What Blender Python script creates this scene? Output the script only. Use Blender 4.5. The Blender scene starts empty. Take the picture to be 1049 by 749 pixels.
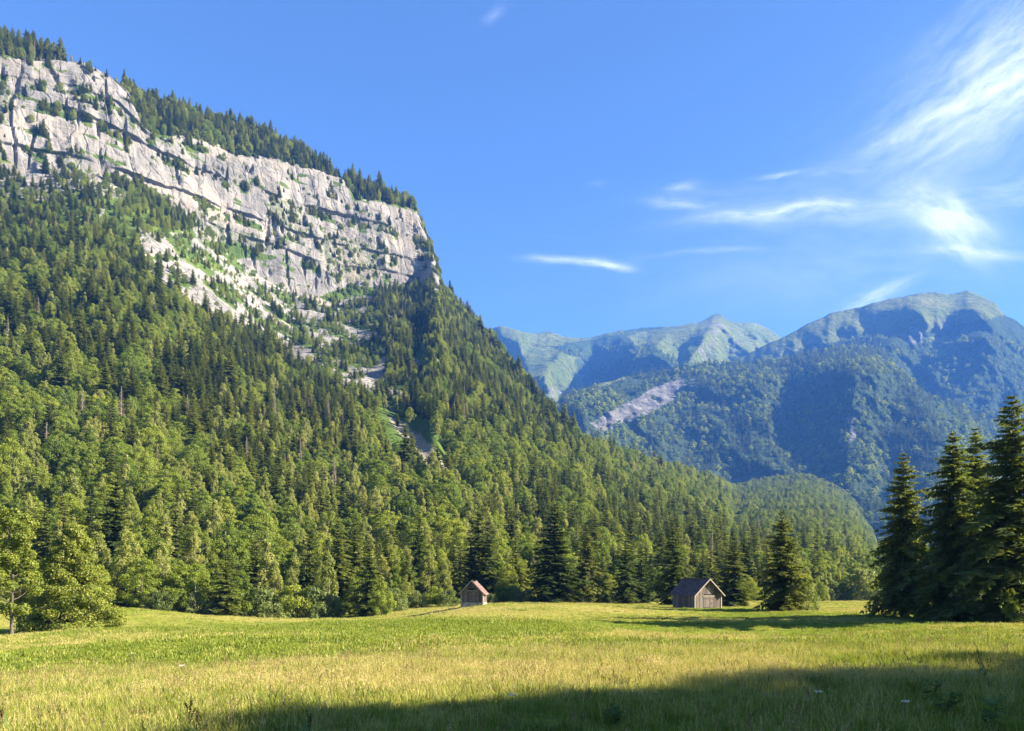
import bpy, math, random
import numpy as np
from mathutils import Vector

R = math.radians
SC = bpy.context.scene
COL = SC.collection
rng = np.random.default_rng(7)
random.seed(7)

# ------------------------------------------------------------------ camera, sky, sun, exposure
PW, PH, F, HOR, CZ = 1049.0, 749.0, 787.0, 603.0, 1.7
cam = bpy.data.cameras.new('camera')
cam_o = bpy.data.objects.new('camera', cam); COL.objects.link(cam_o)
cam_o.location = (0, 0, CZ); cam_o.rotation_euler = (R(90), 0, 0)
cam.sensor_width = 36; cam.lens = 36 * F / PW
cam.shift_y = (HOR - PH / 2) / PW
cam.clip_start = 0.1; cam.clip_end = 40000
SC.camera = cam_o

SUN_EL, SUN_AZ = 28.0, 94.0            # azimuth clockwise from +Y (view direction); 90 = from the right
w = bpy.data.worlds.new('World'); SC.world = w; w.use_nodes = True
wn, wl = w.node_tree.nodes, w.node_tree.links
wn.clear()
def wnode(t, **k):
    n = wn.new(t)
    for a, b in k.items(): setattr(n, a, b)
    return n
sky = wnode('ShaderNodeTexSky', sky_type='NISHITA', sun_disc=False, sun_elevation=R(SUN_EL), sun_rotation=R(SUN_AZ),
            altitude=700, air_density=1.0, dust_density=0.6, ozone_density=4.0)
bg = wnode('ShaderNodeBackground'); bg.inputs['Strength'].default_value = 0.05
wout = wnode('ShaderNodeOutputWorld')
tc = wnode('ShaderNodeTexCoord')
# cirrus: thin ice cloud in the sky's own directions
def vmath(op, a, b=None):
    n = wnode('ShaderNodeVectorMath', operation=op)
    for i, v in enumerate((a, b)):
        if v is None: continue
        if hasattr(v, 'links') or isinstance(v, bpy.types.NodeSocket): wl.new(v, n.inputs[i])
        else: n.inputs[i].default_value = v
    return n
def wmath(op, a, b=None, clamp=False):
    n = wnode('ShaderNodeMath', operation=op, use_clamp=clamp)
    for i, v in enumerate((a, b)):
        if v is None: continue
        if isinstance(v, bpy.types.NodeSocket): wl.new(v, n.inputs[i])
        else: n.inputs[i].default_value = v
    return n.outputs[0]
def sky_dir(x, y):
    return Vector(((x - PW / 2) / F, 1.0, (HOR - y) / F)).normalized()
sep = wnode('ShaderNodeSeparateXYZ'); wl.new(tc.outputs['Generated'], sep.inputs[0])
yy = wmath('MAXIMUM', sep.outputs[1], 0.05)
su = wmath('DIVIDE', sep.outputs[0], yy)           # tangent-plane sky coordinates, right and up
sv = wmath('DIVIDE', sep.outputs[2], yy)
# domain warp
cmb = wnode('ShaderNodeCombineXYZ'); wl.new(su, cmb.inputs[0]); wl.new(sv, cmb.inputs[1])
nz = wnode('ShaderNodeTexNoise'); nz.inputs['Scale'].default_value = 4.0; nz.inputs['Detail'].default_value = 4
wl.new(cmb.outputs[0], nz.inputs['Vector'])
wsep = wnode('ShaderNodeSeparateColor'); wl.new(nz.outputs['Color'], wsep.inputs[0])
su2 = wmath('ADD', su, wmath('MULTIPLY', wmath('SUBTRACT', wsep.outputs[0], 0.5), 0.10))
sv2 = wmath('ADD', sv, wmath('MULTIPLY', wmath('SUBTRACT', wsep.outputs[1], 0.5), 0.07))
def wisp(px, py, rx, ry, ang, amt, nscale=9.0, stretch=0.25, contrast=2.2, bias=0.42):
    """one cirrus streak: elliptical patch of fibrous noise, turned by ang"""
    cu, cv = (px - PW / 2) / F, (HOR - py) / F
    ca, sa = math.cos(R(ang)), math.sin(R(ang))
    du, dv = wmath('SUBTRACT', su2, cu), wmath('SUBTRACT', sv2, cv)
    a = wmath('ADD', wmath('MULTIPLY', du, ca), wmath('MULTIPLY', dv, sa))
    b = wmath('SUBTRACT', wmath('MULTIPLY', dv, ca), wmath('MULTIPLY', du, sa))
    an, bn = wmath('DIVIDE', a, rx / F), wmath('DIVIDE', b, ry / F)
    q = wmath('ADD', wmath('MULTIPLY', an, an), wmath('MULTIPLY', bn, bn))
    m = wmath('POWER', 2.718, wmath('MULTIPLY', q, -1.0))
    c = wnode('ShaderNodeCombineXYZ')
    wl.new(wmath('MULTIPLY', a, stretch), c.inputs[0]); wl.new(b, c.inputs[1]); c.inputs[2].default_value = px * 0.013
    n = wnode('ShaderNodeTexNoise'); n.inputs['Scale'].default_value = nscale; n.inputs['Detail'].default_value = 7
    n.inputs['Roughness'].default_value = 0.70
    wl.new(c.outputs[0], n.inputs['Vector'])
    c2 = wnode('ShaderNodeCombineXYZ')
    wl.new(wmath('MULTIPLY', a, 0.4), c2.inputs[0]); wl.new(b, c2.inputs[1]); c2.inputs[2].default_value = py * 0.017
    n2 = wnode('ShaderNodeTexNoise'); n2.inputs['Scale'].default_value = nscale * 3.0; n2.inputs['Detail'].default_value = 5; n2.inputs['Roughness'].default_value = 0.65
    wl.new(c2.outputs[0], n2.inputs['Vector'])
    f = wmath('MULTIPLY', wmath('SUBTRACT', n.outputs['Fac'], bias), contrast, True)
    f = wmath('MULTIPLY', f, wmath('ADD', wmath('MULTIPLY', wmath('SUBTRACT', n2.outputs['Fac'], 0.5), 2.6), 0.9, True))
    return wmath('MULTIPLY', wmath('MULTIPLY', m, f), amt * 1.35)
ws = [wisp(1025, 85, 140, 46, 28, 0.70, 26, 0.16, 2.4, 0.36), wisp(1020, 50, 120, 50, 50, 0.50, 22, 0.13, 2.4, 0.40), wisp(1045, 100, 110, 55, 35, 0.42, 9, 0.35, 2.0, 0.30),
      wisp(940, 122, 55, 8, 26, 0.50, 30, 0.16, 3.0, 0.36), wisp(985, 98, 70, 12, 30, 0.30, 30, 0.14, 3.0, 0.38),
      wisp(800, 213, 85, 7, 7, 0.75, 34, 0.14, 2.8, 0.36), wisp(850, 207, 100, 14, 4, 0.45, 30, 0.14, 2.8, 0.38), wisp(900, 205, 150, 22, 2, 0.28, 16, 0.22, 2.2, 0.34),
      wisp(970, 218, 48, 22, -30, 0.95, 18, 0.26, 2.6, 0.32), wisp(985, 240, 34, 22, -50, 0.85, 20, 0.22, 2.6, 0.32), wisp(1000, 262, 44, 6, -8, 0.7, 24, 0.2, 2.6, 0.32),
      wisp(1040, 198, 70, 18, 5, 0.5, 24, 0.18), wisp(590, 266, 36, 3.6, -1, 0.95, 30, 0.16, 3.0, 0.32), wisp(625, 268, 20, 3, -6, 0.5, 30, 0.2, 3.0, 0.34),
      wisp(720, 256, 60, 3, 3, 0.22, 30, 0.16, 2.6, 0.36), wisp(700, 189, 17, 5, 12, 0.6, 34, 0.24, 2.8, 0.36),
      wisp(797, 176, 24, 2.6, 10, 0.6, 34, 0.18, 3.0, 0.35), wisp(690, 207, 30, 5, 0, 0.6, 34, 0.18, 2.8, 0.38), wisp(860, 170, 40, 9, 10, 0.35, 30, 0.16), wisp(740, 200, 60, 12, 4, 0.25, 26, 0.18),
      wisp(608, 188, 12, 4, 10, 0.35, 30, 0.3), wisp(905, 300, 34, 7, 20, 0.9, 28, 0.2, 2.6, 0.36),
      wisp(900, 255, 160, 40, 0, 0.22, 10, 0.3, 2.0, 0.34), wisp(850, 290, 200, 40, 0, 0.18, 6, 0.4, 1.8, 0.30), wisp(560, 245, 30, 4, 0, 0.2, 30, 0.2), wisp(505, 5, 14, 6, 30, 0.35, 26, 0.3)]
acc = ws[0]
for x in ws[1:]: acc = wmath('ADD', acc, x)
acc = wmath('MINIMUM', acc, 0.92)
tint = wnode('ShaderNodeMix', data_type='RGBA', blend_type='MULTIPLY'); tint.inputs[0].default_value = 1.0
wl.new(sky.outputs[0], tint.inputs[6]); tint.inputs[7].default_value = (0.545, 0.61, 0.69, 1)
mixc = wnode('ShaderNodeMix', data_type='RGBA'); wl.new(acc, mixc.inputs[0]); wl.new(tint.outputs[2], mixc.inputs[6])
mixc.inputs[7].default_value = (4.6, 4.8, 5.0, 1)
wl.new(mixc.outputs[2], bg.inputs['Color']); wl.new(bg.outputs[0], wout.inputs['Surface'])

sl = bpy.data.lights.new('sun', 'SUN'); sl.energy = 5.0; sl.angle = R(0.5); sl.color = (1.0, 0.88, 0.67)
sun_o = bpy.data.objects.new('sun', sl); COL.objects.link(sun_o)
sdir = Vector((math.sin(R(SUN_AZ)) * math.cos(R(SUN_EL)), math.cos(R(SUN_AZ)) * math.cos(R(SUN_EL)), math.sin(R(SUN_EL))))
sun_o.rotation_euler = (-sdir).to_track_quat('-Z', 'Y').to_euler()
sun_o.location = sdir * 300

vs = SC.view_settings
vs.view_transform = 'Standard'; vs.look = 'None'; vs.gamma = 1; vs.use_curve_mapping = False
vs.exposure = 2.62
SC.render.engine = 'CYCLES'
cy = SC.cycles
cy.use_denoising = True
cy.max_bounces = 6; cy.diffuse_bounces = 3; cy.transmission_bounces = 3; cy.glossy_bounces = 1; cy.volume_bounces = 1
cy.caustics_reflective = cy.caustics_refractive = False

# ------------------------------------------------------------------ helpers
def P(x, y, D):
    return np.array([(x - PW / 2) / F * D, D, CZ + (HOR - y) / F * D])
def proj(v):
    v = np.asarray(v)
    return PW / 2 + v[..., 0] / v[..., 1] * F, HOR - (v[..., 2] - CZ) / v[..., 1] * F
def tab(pairs):
    a = np.array(pairs, float)
    return lambda x: np.interp(x, a[:, 0], a[:, 1])
_perm = np.random.default_rng(11).permutation(256); _perm = np.concatenate([_perm, _perm, _perm])
_grad = np.array([(1,1,0),(-1,1,0),(1,-1,0),(-1,-1,0),(1,0,1),(-1,0,1),(1,0,-1),(-1,0,-1),(0,1,1),(0,-1,1),(0,1,-1),(0,-1,-1)], float)
def perlin(x, y, z=0.0):
    x, y, z = np.broadcast_arrays(np.asarray(x, float), np.asarray(y, float), np.asarray(z, float))
    xi, yi, zi = (np.floor(a).astype(np.int64) for a in (x, y, z))
    xf, yf, zf = x - xi, y - yi, z - zi
    xi &= 255; yi &= 255; zi &= 255
    f = lambda t: t * t * t * (t * (t * 6 - 15) + 10)
    u, v, t = f(xf), f(yf), f(zf)
    def g(i, j, k):
        h = _perm[_perm[_perm[xi + i] + yi + j] + zi + k] % 12
        q = _grad[h]
        return q[..., 0] * (xf - i) + q[..., 1] * (yf - j) + q[..., 2] * (zf - k)
    L = lambda a, b, s: a + (b - a) * s
    return L(L(L(g(0,0,0), g(1,0,0), u), L(g(0,1,0), g(1,1,0), u), v), L(L(g(0,0,1), g(1,0,1), u), L(g(0,1,1), g(1,1,1), u), v), t)
def fbm(x, y, z=0.0, o=4, gain=0.5):
    s, a, f, n = 0.0, 1.0, 1.0, 0.0
    for i in range(o):
        s = s + a * perlin(x * f + 17.3 * i, y * f + 5.1 * i, np.asarray(z) * f + 3.7 * i); n += a; a *= gain; f *= 2.03
    return s / n
def ridged(x, y, z=0.0, o=4, gain=0.5):
    s, a, f, n = 0.0, 1.0, 1.0, 0.0
    for i in range(o):
        s = s + a * (1 - 2.2 * np.abs(perlin(x * f + 9.3 * i, y * f + 2.1 * i, np.asarray(z) * f + 7.7 * i))); n += a; a *= gain; f *= 2.03
    return s / n
def inpoly(x, y, poly):
    x, y = np.asarray(x), np.asarray(y)
    r = np.zeros(np.broadcast(x, y).shape, bool)
    n = len(poly)
    for i in range(n):
        x0, y0 = poly[i]; x1, y1 = poly[(i + 1) % n]
        if y0 == y1: continue
        c = ((y0 > y) != (y1 > y)) & (x < (x1 - x0) * (y - y0) / (y1 - y0) + x0)
        r ^= c
    return r
def smooth(a, b, x):
    t = np.clip((x - a) / (b - a), 0, 1); return t * t * (3 - 2 * t)

class MB:
    """collects quads/tris into one mesh"""
    def __init__(self): self.v, self.f4, self.f3, self.m4, self.m3, self.n = [], [], [], [], [], 0
    def add(self, v, q=None, t=None, m=0):
        v = np.asarray(v, float).reshape(-1, 3)
        if q is not None and len(q):
            q = np.asarray(q, int).reshape(-1, 4); self.f4.append(q + self.n); self.m4.append(np.full(len(q), m))
        if t is not None and len(t):
            t = np.asarray(t, int).reshape(-1, 3); self.f3.append(t + self.n); self.m3.append(np.full(len(t), m))
        self.v.append(v); self.n += len(v)
        return self
    def merge(self, o, m=0, mat=None):
        v = np.concatenate(o.v)
        if mat is not None: v = v @ np.asarray(mat)[:3, :3].T + np.asarray(mat)[:3, 3]
        n0 = self.n
        self.v.append(v); self.n += len(v)
        for f, mm in zip(o.f4, o.m4): self.f4.append(f + n0); self.m4.append(mm + m)
        for f, mm in zip(o.f3, o.m3): self.f3.append(f + n0); self.m3.append(mm + m)
        return self
    def mesh(self, name, mats, smooth_shade=False):
        me = bpy.data.meshes.new(name)
        v = np.concatenate(self.v)
        q = np.concatenate(self.f4) if self.f4 else np.zeros((0, 4), int)
        t = np.concatenate(self.f3) if self.f3 else np.zeros((0, 3), int)
        mi = np.concatenate((self.m4 or [np.zeros(0, int)]) + (self.m3 or [np.zeros(0, int)]))
        me.vertices.add(len(v)); me.vertices.foreach_set('co', v.ravel())
        nl = q.size + t.size
        me.loops.add(nl); me.loops.foreach_set('vertex_index', np.concatenate([q.ravel(), t.ravel()]).astype(np.int32))
        me.polygons.add(len(q) + len(t))
        ls = np.concatenate([np.arange(len(q)) * 4, q.size + np.arange(len(t)) * 3]).astype(np.int32)
        me.polygons.foreach_set('loop_start', ls)
        for m in mats: me.materials.append(m)
        me.polygons.foreach_set('material_index', mi.astype(np.int32))
        me.polygons.foreach_set('use_smooth', np.full(len(mi), smooth_shade))
        me.update(calc_edges=True); me.validate()
        return me
    def box(self, c, s, m=0, rot=None):
        c, s = np.array(c, float), np.array(s, float) / 2
        v = np.array([(x, y, z) for x in (-1, 1) for y in (-1, 1) for z in (-1, 1)], float) * s
        if rot is not None: v = v @ np.asarray(rot).T
        return self.add(v + c, [(0,1,3,2),(4,6,7,5),(0,4,5,1),(2,3,7,6),(0,2,6,4),(1,5,7,3)], m=m)
    def tube(self, pts, rad, sides=7, m=0, cap=True):
        pts = np.asarray(pts, float); rad = np.broadcast_to(np.asarray(rad, float), (len(pts),))
        d = np.gradient(pts, axis=0); d /= np.linalg.norm(d, axis=1)[:, None] + 1e-9
        up = np.array([0, 0, 1.0]) if abs(d[0, 2]) < 0.9 else np.array([1.0, 0, 0])
        a = np.cross(d, up); a /= np.linalg.norm(a, axis=1)[:, None] + 1e-9
        b = np.cross(d, a)
        th = np.linspace(0, 2 * np.pi, sides, endpoint=False)
        ring = a[:, None] * np.cos(th)[None, :, None] + b[:, None] * np.sin(th)[None, :, None]
        v = pts[:, None] + ring * rad[:, None, None]
        n = len(pts); q = []
        for i in range(n - 1):
            for j in range(sides):
                k = (j + 1) % sides
                q.append((i * sides + j, i * sides + k, (i + 1) * sides + k, (i + 1) * sides + j))
        t = [(( n - 1) * sides, (n - 1) * sides + j, (n - 1) * sides + j + 1) for j in range(1, sides - 1)] if cap else []
        return self.add(v.reshape(-1, 3), q, t, m)
    def kites(self, B, D, S, L, W, m=0, mid=0.45):
        """leaf or needle-spray shapes: base, two shoulders, tip"""
        L, W = np.asarray(L)[:, None], np.asarray(W)[:, None]
        v = np.stack([B, B + D * L * mid + S * W, B + D * L, B + D * L * mid - S * W], 1)
        n = len(B)
        return self.add(v.reshape(-1, 3), np.arange(n * 4).reshape(n, 4), m=m)

def norm(a): return a / (np.linalg.norm(a, axis=-1, keepdims=True) + 1e-9)
def link(name, data, parent=None, loc=None, rz=None):
    o = bpy.data.objects.new(name, data); COL.objects.link(o)
    if parent: o.parent = parent
    if loc is not None: o.location = loc
    if rz is not None: o.rotation_euler = (0, 0, rz)
    return o
def tag(o, label=None, cat=None, group=None, kind=None):
    if label: o['label'] = label
    if cat: o['category'] = cat
    if group: o['group'] = group
    if kind: o['kind'] = kind
    return o
def thing(name, label, cat, loc, rz=0, group=None):
    o = link(name, None, loc=loc, rz=rz); o.empty_display_size = 0.5
    return tag(o, label, cat, group)
def grid_mesh(name, V, mats, attrs={}, smooth_shade=True, closed=False):
    """V: rows x cols x 3"""
    r, c = V.shape[:2]
    i = np.arange(r * c).reshape(r, c)
    q = np.stack([i[:-1, :-1], i[:-1, 1:], i[1:, 1:], i[1:, :-1]], -1).reshape(-1, 4)
    mb = MB(); mb.add(V.reshape(-1, 3), q)
    me = mb.mesh(name, mats, smooth_shade)
    for k, a in attrs.items():
        at = me.attributes.new(k, 'FLOAT', 'POINT'); at.data.foreach_set('value', np.asarray(a, np.float32).ravel())
    return me

# ------------------------------------------------------------------ materials
def mat(name):
    m = bpy.data.materials.new(name); m.use_nodes = True
    m.node_tree.nodes.clear()
    return m
class NT:
    def __init__(self, m):
        self.t = m.node_tree; self.N, self.L = self.t.nodes, self.t.links
        self.out = self.N.new('ShaderNodeOutputMaterial')
    def n(self, t, ins={}, **k):
        n = self.N.new(t)
        for a, b in k.items(): setattr(n, a, b)
        for a, b in ins.items():
            s = n.inputs[a]
            if isinstance(b, bpy.types.NodeSocket): self.L.new(b, s)
            else: s.default_value = b
        return n
    def math(self, op, a, b=0.0, clamp=False):
        return self.n('ShaderNodeMath', {0: a, 1: b}, operation=op, use_clamp=clamp).outputs[0]
    def mix(self, f, a, b, mode='MIX'):
        return self.n('ShaderNodeMix', {0: f, 6: a, 7: b}, data_type='RGBA', blend_type=mode).outputs[2]
    def noise(self, vec, scale, detail=4, rough=0.55):
        return self.n('ShaderNodeTexNoise', {'Vector': vec, 'Scale': scale, 'Detail': detail, 'Roughness': rough}).outputs['Fac']
    def ramp(self, f, stops):
        n = self.n('ShaderNodeValToRGB', {0: f}); e = n.color_ramp.elements
        while len(e) < len(stops): e.new(0.5)
        for s, (p, c) in zip(e, stops): s.position = p; s.color = (*c, 1) if len(c) == 3 else c
        return n.outputs[0]
    def attr(self, name): return self.n('ShaderNodeAttribute', attribute_name=name).outputs['Fac']
    def mapping(self, vec, scale): return self.n('ShaderNodeMapping', {'Vector': vec, 'Scale': scale}).outputs[0]
    def pos(self): return self.n('ShaderNodeNewGeometry').outputs['Position']
    def obj(self): return self.n('ShaderNodeTexCoord').outputs['Object']
    def done(self, sh): self.L.new(sh, self.out.inputs['Surface'])
def c4(c): return (*c, 1)

def leaf_mat(name, cols, trans=0.3, island=0.5, tcol=(1.35, 1.25, 0.6)):
    """foliage: colour varies from tree to tree and from spray to spray"""
    m = mat(name); t = NT(m)
    rnd = t.n('ShaderNodeObjectInfo').outputs['Random']
    isl = t.n('ShaderNodeNewGeometry').outputs['Random Per Island']
    f = t.math('ADD', t.math('MULTIPLY', rnd, 1 - island), t.math('MULTIPLY', isl, island))
    k = len(cols)
    c = t.ramp(f, [(0.12 + 0.76 * i / (k - 1), cc) for i, cc in enumerate(cols)])
    d = t.n('ShaderNodeBsdfDiffuse', {'Color': c})
    tcl = t.mix(1.0, c, c4(tcol), 'MULTIPLY')
    tr = t.n('ShaderNodeBsdfTranslucent', {'Color': tcl})
    s = t.n('ShaderNodeMixShader', {0: trans, 1: d.outputs[0], 2: tr.outputs[0]})
    g = t.n('ShaderNodeBsdfGlossy', {'Color': (1, 1, 1, 1), 'Roughness': 0.5})
    s2 = t.n('ShaderNodeMixShader', {0: 0.010, 1: s.outputs[0], 2: g.outputs[0]})
    t.done(s2.outputs[0]); return m
M_spruce = leaf_mat('spruce needles', [(0.044, 0.069, 0.018), (0.077, 0.105, 0.025), (0.124, 0.152, 0.036)], 0.40, 0.30)
M_sprucepale = leaf_mat('young spruce needles', [(0.083, 0.110, 0.023), (0.131, 0.159, 0.034), (0.186, 0.207, 0.049)], 0.42, 0.5)  # paler spruce green, shared out at random among the forest trees
M_fieldspruce = leaf_mat('field spruce needles', [(0.085, 0.11, 0.028), (0.13, 0.155, 0.040), (0.19, 0.205, 0.06)], 0.45, 0.7)
M_lime = leaf_mat('lime leaves', [(0.100, 0.150, 0.020), (0.155, 0.20, 0.028), (0.25, 0.26, 0.05)], 0.44, 0.8)
M_oldspruce = leaf_mat('old spruce needles', [(0.080, 0.112, 0.030), (0.125, 0.160, 0.044), (0.19, 0.215, 0.068)], 0.5, 0.75)
M_leaf = leaf_mat('beech leaves', [(0.093, 0.147, 0.020), (0.162, 0.216, 0.030), (0.255, 0.293, 0.044)], 0.46, 0.4)
M_maple = leaf_mat('maple leaves', [(0.131, 0.193, 0.024), (0.200, 0.263, 0.037), (0.309, 0.325, 0.055)], 0.46, 0.8)
M_birch = leaf_mat('birch leaves', [(0.155, 0.193, 0.044), (0.224, 0.255, 0.065), (0.293, 0.309, 0.095)], 0.46, 0.4)
M_willow = leaf_mat('willow leaves', [(0.110, 0.152, 0.044), (0.166, 0.207, 0.068), (0.221, 0.255, 0.098)], 0.45, 0.5)
M_dead = leaf_mat('dead twigs', [(0.16, 0.12, 0.09), (0.22, 0.17, 0.13)], 0.05, 0.5)
def bark_mat(name, a, b, scale=3.0):
    m = mat(name); t = NT(m)
    v = t.mapping(t.obj(), (scale * 3, scale * 3, scale * 0.6))
    n = t.noise(v, 1.0, 6, 0.65)
    c = t.ramp(n, [(0.3, a), (0.7, b)])
    bm = t.n('ShaderNodeBump', {'Strength': 0.6, 'Distance': 0.03, 'Height': n})
    p = t.n('ShaderNodeBsdfPrincipled', {'Base Color': c, 'Roughness': 0.9, 'Normal': bm.outputs[0]})
    t.done(p.outputs[0]); return m
M_bark = bark_mat('spruce bark', (0.045, 0.036, 0.028), (0.11, 0.09, 0.07))
M_barkpale = bark_mat('pale bark', (0.10, 0.09, 0.075), (0.26, 0.24, 0.21))

def ground_mat():
    """hay meadow soil and thatch; dry = bleached hay, 0..1"""
    m = mat('meadow'); t = NT(m); p = t.pos()
    dry = t.attr('dry')
    n1 = t.noise(p, 0.35, 6, 0.6); n2 = t.noise(p, 3.0, 5, 0.65); n3 = t.noise(t.mapping(p, (9, 9, 2)), 1.0, 4, 0.7)
    d = t.math('ADD', dry, t.math('MULTIPLY', t.math('SUBTRACT', n1, 0.5), 0.7), True)
    c = t.ramp(d, [(0.0, (0.13, 0.19, 0.02)), (0.45, (0.26, 0.275, 0.05)), (0.8, (0.36, 0.325, 0.09)), (1.0, (0.42, 0.34, 0.15))])
    c = t.mix(t.math('MULTIPLY', n2, 0.6), c, c4((0.10, 0.12, 0.022)))
    c = t.mix(t.math('MULTIPLY', t.math('GREATER_THAN', n3, 0.58), 0.35), c, c4((0.055, 0.075, 0.018)))
    b = t.n('ShaderNodeBump', {'Strength': 0.9, 'Distance': 0.25, 'Height': t.math('ADD', n2, t.math('MULTIPLY', n3, 0.5))})
    s = t.n('ShaderNodeBsdfDiffuse', {'Color': c, 'Normal': b.outputs[0]})
    t.done(s.outputs[0]); return m
def grass_mat(name, cols, trans=0.35):
    return leaf_mat(name, cols, trans, 0.7, (1.25, 1.2, 0.6))
M_ground = ground_mat()
M_grass_g = grass_mat('green grass', [(0.11, 0.16, 0.018), (0.17, 0.22, 0.03), (0.25, 0.275, 0.05)])
M_grass_y = grass_mat('hay grass', [(0.24, 0.26, 0.045), (0.33, 0.34, 0.08), (0.42, 0.39, 0.13)])
M_grass_t = grass_mat('seeding grass', [(0.36, 0.30, 0.11), (0.45, 0.36, 0.16), (0.50, 0.39, 0.22)], 0.25)
M_stalk = grass_mat('ripe stalks', [(0.14, 0.10, 0.05), (0.24, 0.17, 0.085)], 0.2)
M_grass_d = grass_mat('coarse weeds', [(0.08, 0.12, 0.02), (0.12, 0.16, 0.028), (0.16, 0.19, 0.035)])

def hill_mat():
    """limestone where the slope is bare (rock 1), turf and undergrowth elsewhere; scree on the slide"""
    m = mat('mountainside'); t = NT(m); p = t.pos()
    rock = t.attr('rock'); scree = t.attr('scree'); tone = t.attr('tone')
    g1 = t.noise(p, 0.03, 6, 0.65); g2 = t.noise(p, 0.25, 5, 0.7)
    grass = t.ramp(g1, [(0.3, (0.05, 0.085, 0.02)), (0.55, (0.085, 0.13, 0.028)), (0.75, (0.15, 0.18, 0.045))])
    grass = t.mix(t.math('MULTIPLY', g2, 0.5), grass, c4((0.04, 0.06, 0.018)))
    # rock: pale grey limestone, ochre patches, dark seep streaks running down, bedding lines
    r1 = t.noise(p, 0.022, 7, 0.62); r2 = t.noise(t.mapping(p, (0.10, 0.10, 0.010)), 1.0, 7, 0.62)
    r3 = t.noise(t.mapping(p, (0.02, 0.02, 0.22)), 1.0, 6, 0.6); r4 = t.noise(p, 0.5, 6, 0.7)
    c = t.ramp(r1, [(0.30, (0.15, 0.147, 0.148)), (0.48, (0.235, 0.222, 0.216)), (0.70, (0.30, 0.278, 0.255))])
    c = t.mix(t.math('MULTIPLY', t.math('SUBTRACT', r2, 0.475), 5.0, True), c, c4((0.13, 0.13, 0.135)))
    c = t.mix(t.math('MULTIPLY', t.math('SUBTRACT', r3, 0.56), 3.5, True), c, c4((0.15, 0.145, 0.135)))
    c = t.mix(t.math('MULTIPLY', t.math('SUBTRACT', r4, 0.52), 1.8, True), c, c4((0.17, 0.16, 0.155)))
    wv = t.n('ShaderNodeVectorMath', {0: p, 1: t.n('ShaderNodeVectorMath', {0: t.n('ShaderNodeTexNoise', {'Vector': p, 'Scale': 0.05, 'Detail': 4.0}).outputs['Color'], 1: (26.0, 26.0, 26.0)}, operation='MULTIPLY').outputs[0]}, operation='ADD').outputs[0]
    vo = t.n('ShaderNodeTexVoronoi', {'Vector': t.mapping(wv, (0.055, 0.055, 0.020)), 'Scale': 1.0}, feature='DISTANCE_TO_EDGE').outputs['Distance']
    vo2 = t.n('ShaderNodeTexVoronoi', {'Vector': t.mapping(wv, (0.12, 0.12, 0.075)), 'Scale': 1.0}, feature='DISTANCE_TO_EDGE').outputs['Distance']
    ck = t.math('MULTIPLY', vo, 14.0, True); ck2 = t.math('MULTIPLY', vo2, 12.0, True)
    c = t.mix(t.math('MULTIPLY', t.math('SUBTRACT', 1.0, ck), 0.45), c, c4((0.07, 0.068, 0.066)))
    c = t.mix(t.math('MULTIPLY', t.math('SUBTRACT', 1.0, ck2), 0.15), c, c4((0.10, 0.096, 0.09)))
    c = t.mix(t.math('MULTIPLY', tone, 0.6), c, c4((0.37, 0.31, 0.25)))
    hb = t.math('ADD', t.math('MULTIPLY', r2, 1.0), t.math('ADD', t.math('MULTIPLY', r3, 1.0), t.math('ADD', t.math('MULTIPLY', r4, 0.5), t.math('ADD', t.math('MULTIPLY', ck, 0.6), t.math('MULTIPLY', ck2, 0.12)))))
    bump = t.n('ShaderNodeBump', {'Strength': 0.9, 'Distance': 1.6, 'Height': hb})
    rk = t.math('ADD', rock, t.math('MULTIPLY', t.math('SUBTRACT', g2, 0.5), 0.9))
    rk = t.math('MULTIPLY', t.math('SUBTRACT', rk, 0.42), 6.0, True)
    sc = t.mix(r4, c4((0.17, 0.145, 0.115)), c4((0.30, 0.27, 0.23)))
    base = t.mix(rk, grass, c)
    base = t.mix(scree, base, sc)
    s = t.n('ShaderNodeBsdfDiffuse', {'Color': base, 'Roughness': 0.4, 'Normal': bump.outputs[0]})
    t.done(s.outputs[0]); return m
M_hill = hill_mat()
def far_mat(name, sc, forest, pasture_a, pasture_b):
    """far mountain: dark forest floor, pasture and bare limestone by attribute"""
    m = mat(name); t = NT(m); p = t.pos()
    rock = t.attr('rock'); past = t.attr('pasture')
    n1 = t.noise(p, 0.004 * sc, 7, 0.65); n2 = t.noise(p, 0.02 * sc, 6, 0.7); n3 = t.noise(t.mapping(p, (0.012, 0.012, 0.05)), 1.0, 6, 0.6)
    pc = t.ramp(n1, [(0.35, pasture_a), (0.65, pasture_b)])
    pc = t.mix(t.math('MULTIPLY', t.math('SUBTRACT', n2, 0.5), 2.0, True), pc, c4((0.05, 0.06, 0.025)))
    fc = t.mix(n2, c4(forest), c4(tuple(2.0 * q for q in forest)))
    pf = t.math('MULTIPLY', t.math('SUBTRACT', t.math('ADD', past, t.math('MULTIPLY', t.math('SUBTRACT', n2, 0.5), 0.8)), 0.35), 4.0, True)
    c = t.mix(pf, fc, pc)
    rc = t.ramp(n3, [(0.3, (0.07, 0.068, 0.066)), (0.65, (0.21, 0.205, 0.20))])
    rf = t.math('MULTIPLY', t.math('SUBTRACT', t.math('ADD', rock, t.math('MULTIPLY', t.math('SUBTRACT', n2, 0.5), 2.4)), 0.5), 5.0, True)
    c = t.mix(rf, c, rc)
    b = t.n('ShaderNodeBump', {'Strength': 1.0, 'Distance': 45.0, 'Height': t.math('ADD', n2, n3)})
    s = t.n('ShaderNodeBsdfDiffuse', {'Color': c, 'Normal': b.outputs[0]})
    t.done(s.outputs[0]); return m
M_massif = far_mat('massif', 1.0, (0.030, 0.045, 0.022), (0.095, 0.125, 0.030), (0.17, 0.185, 0.06))
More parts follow.
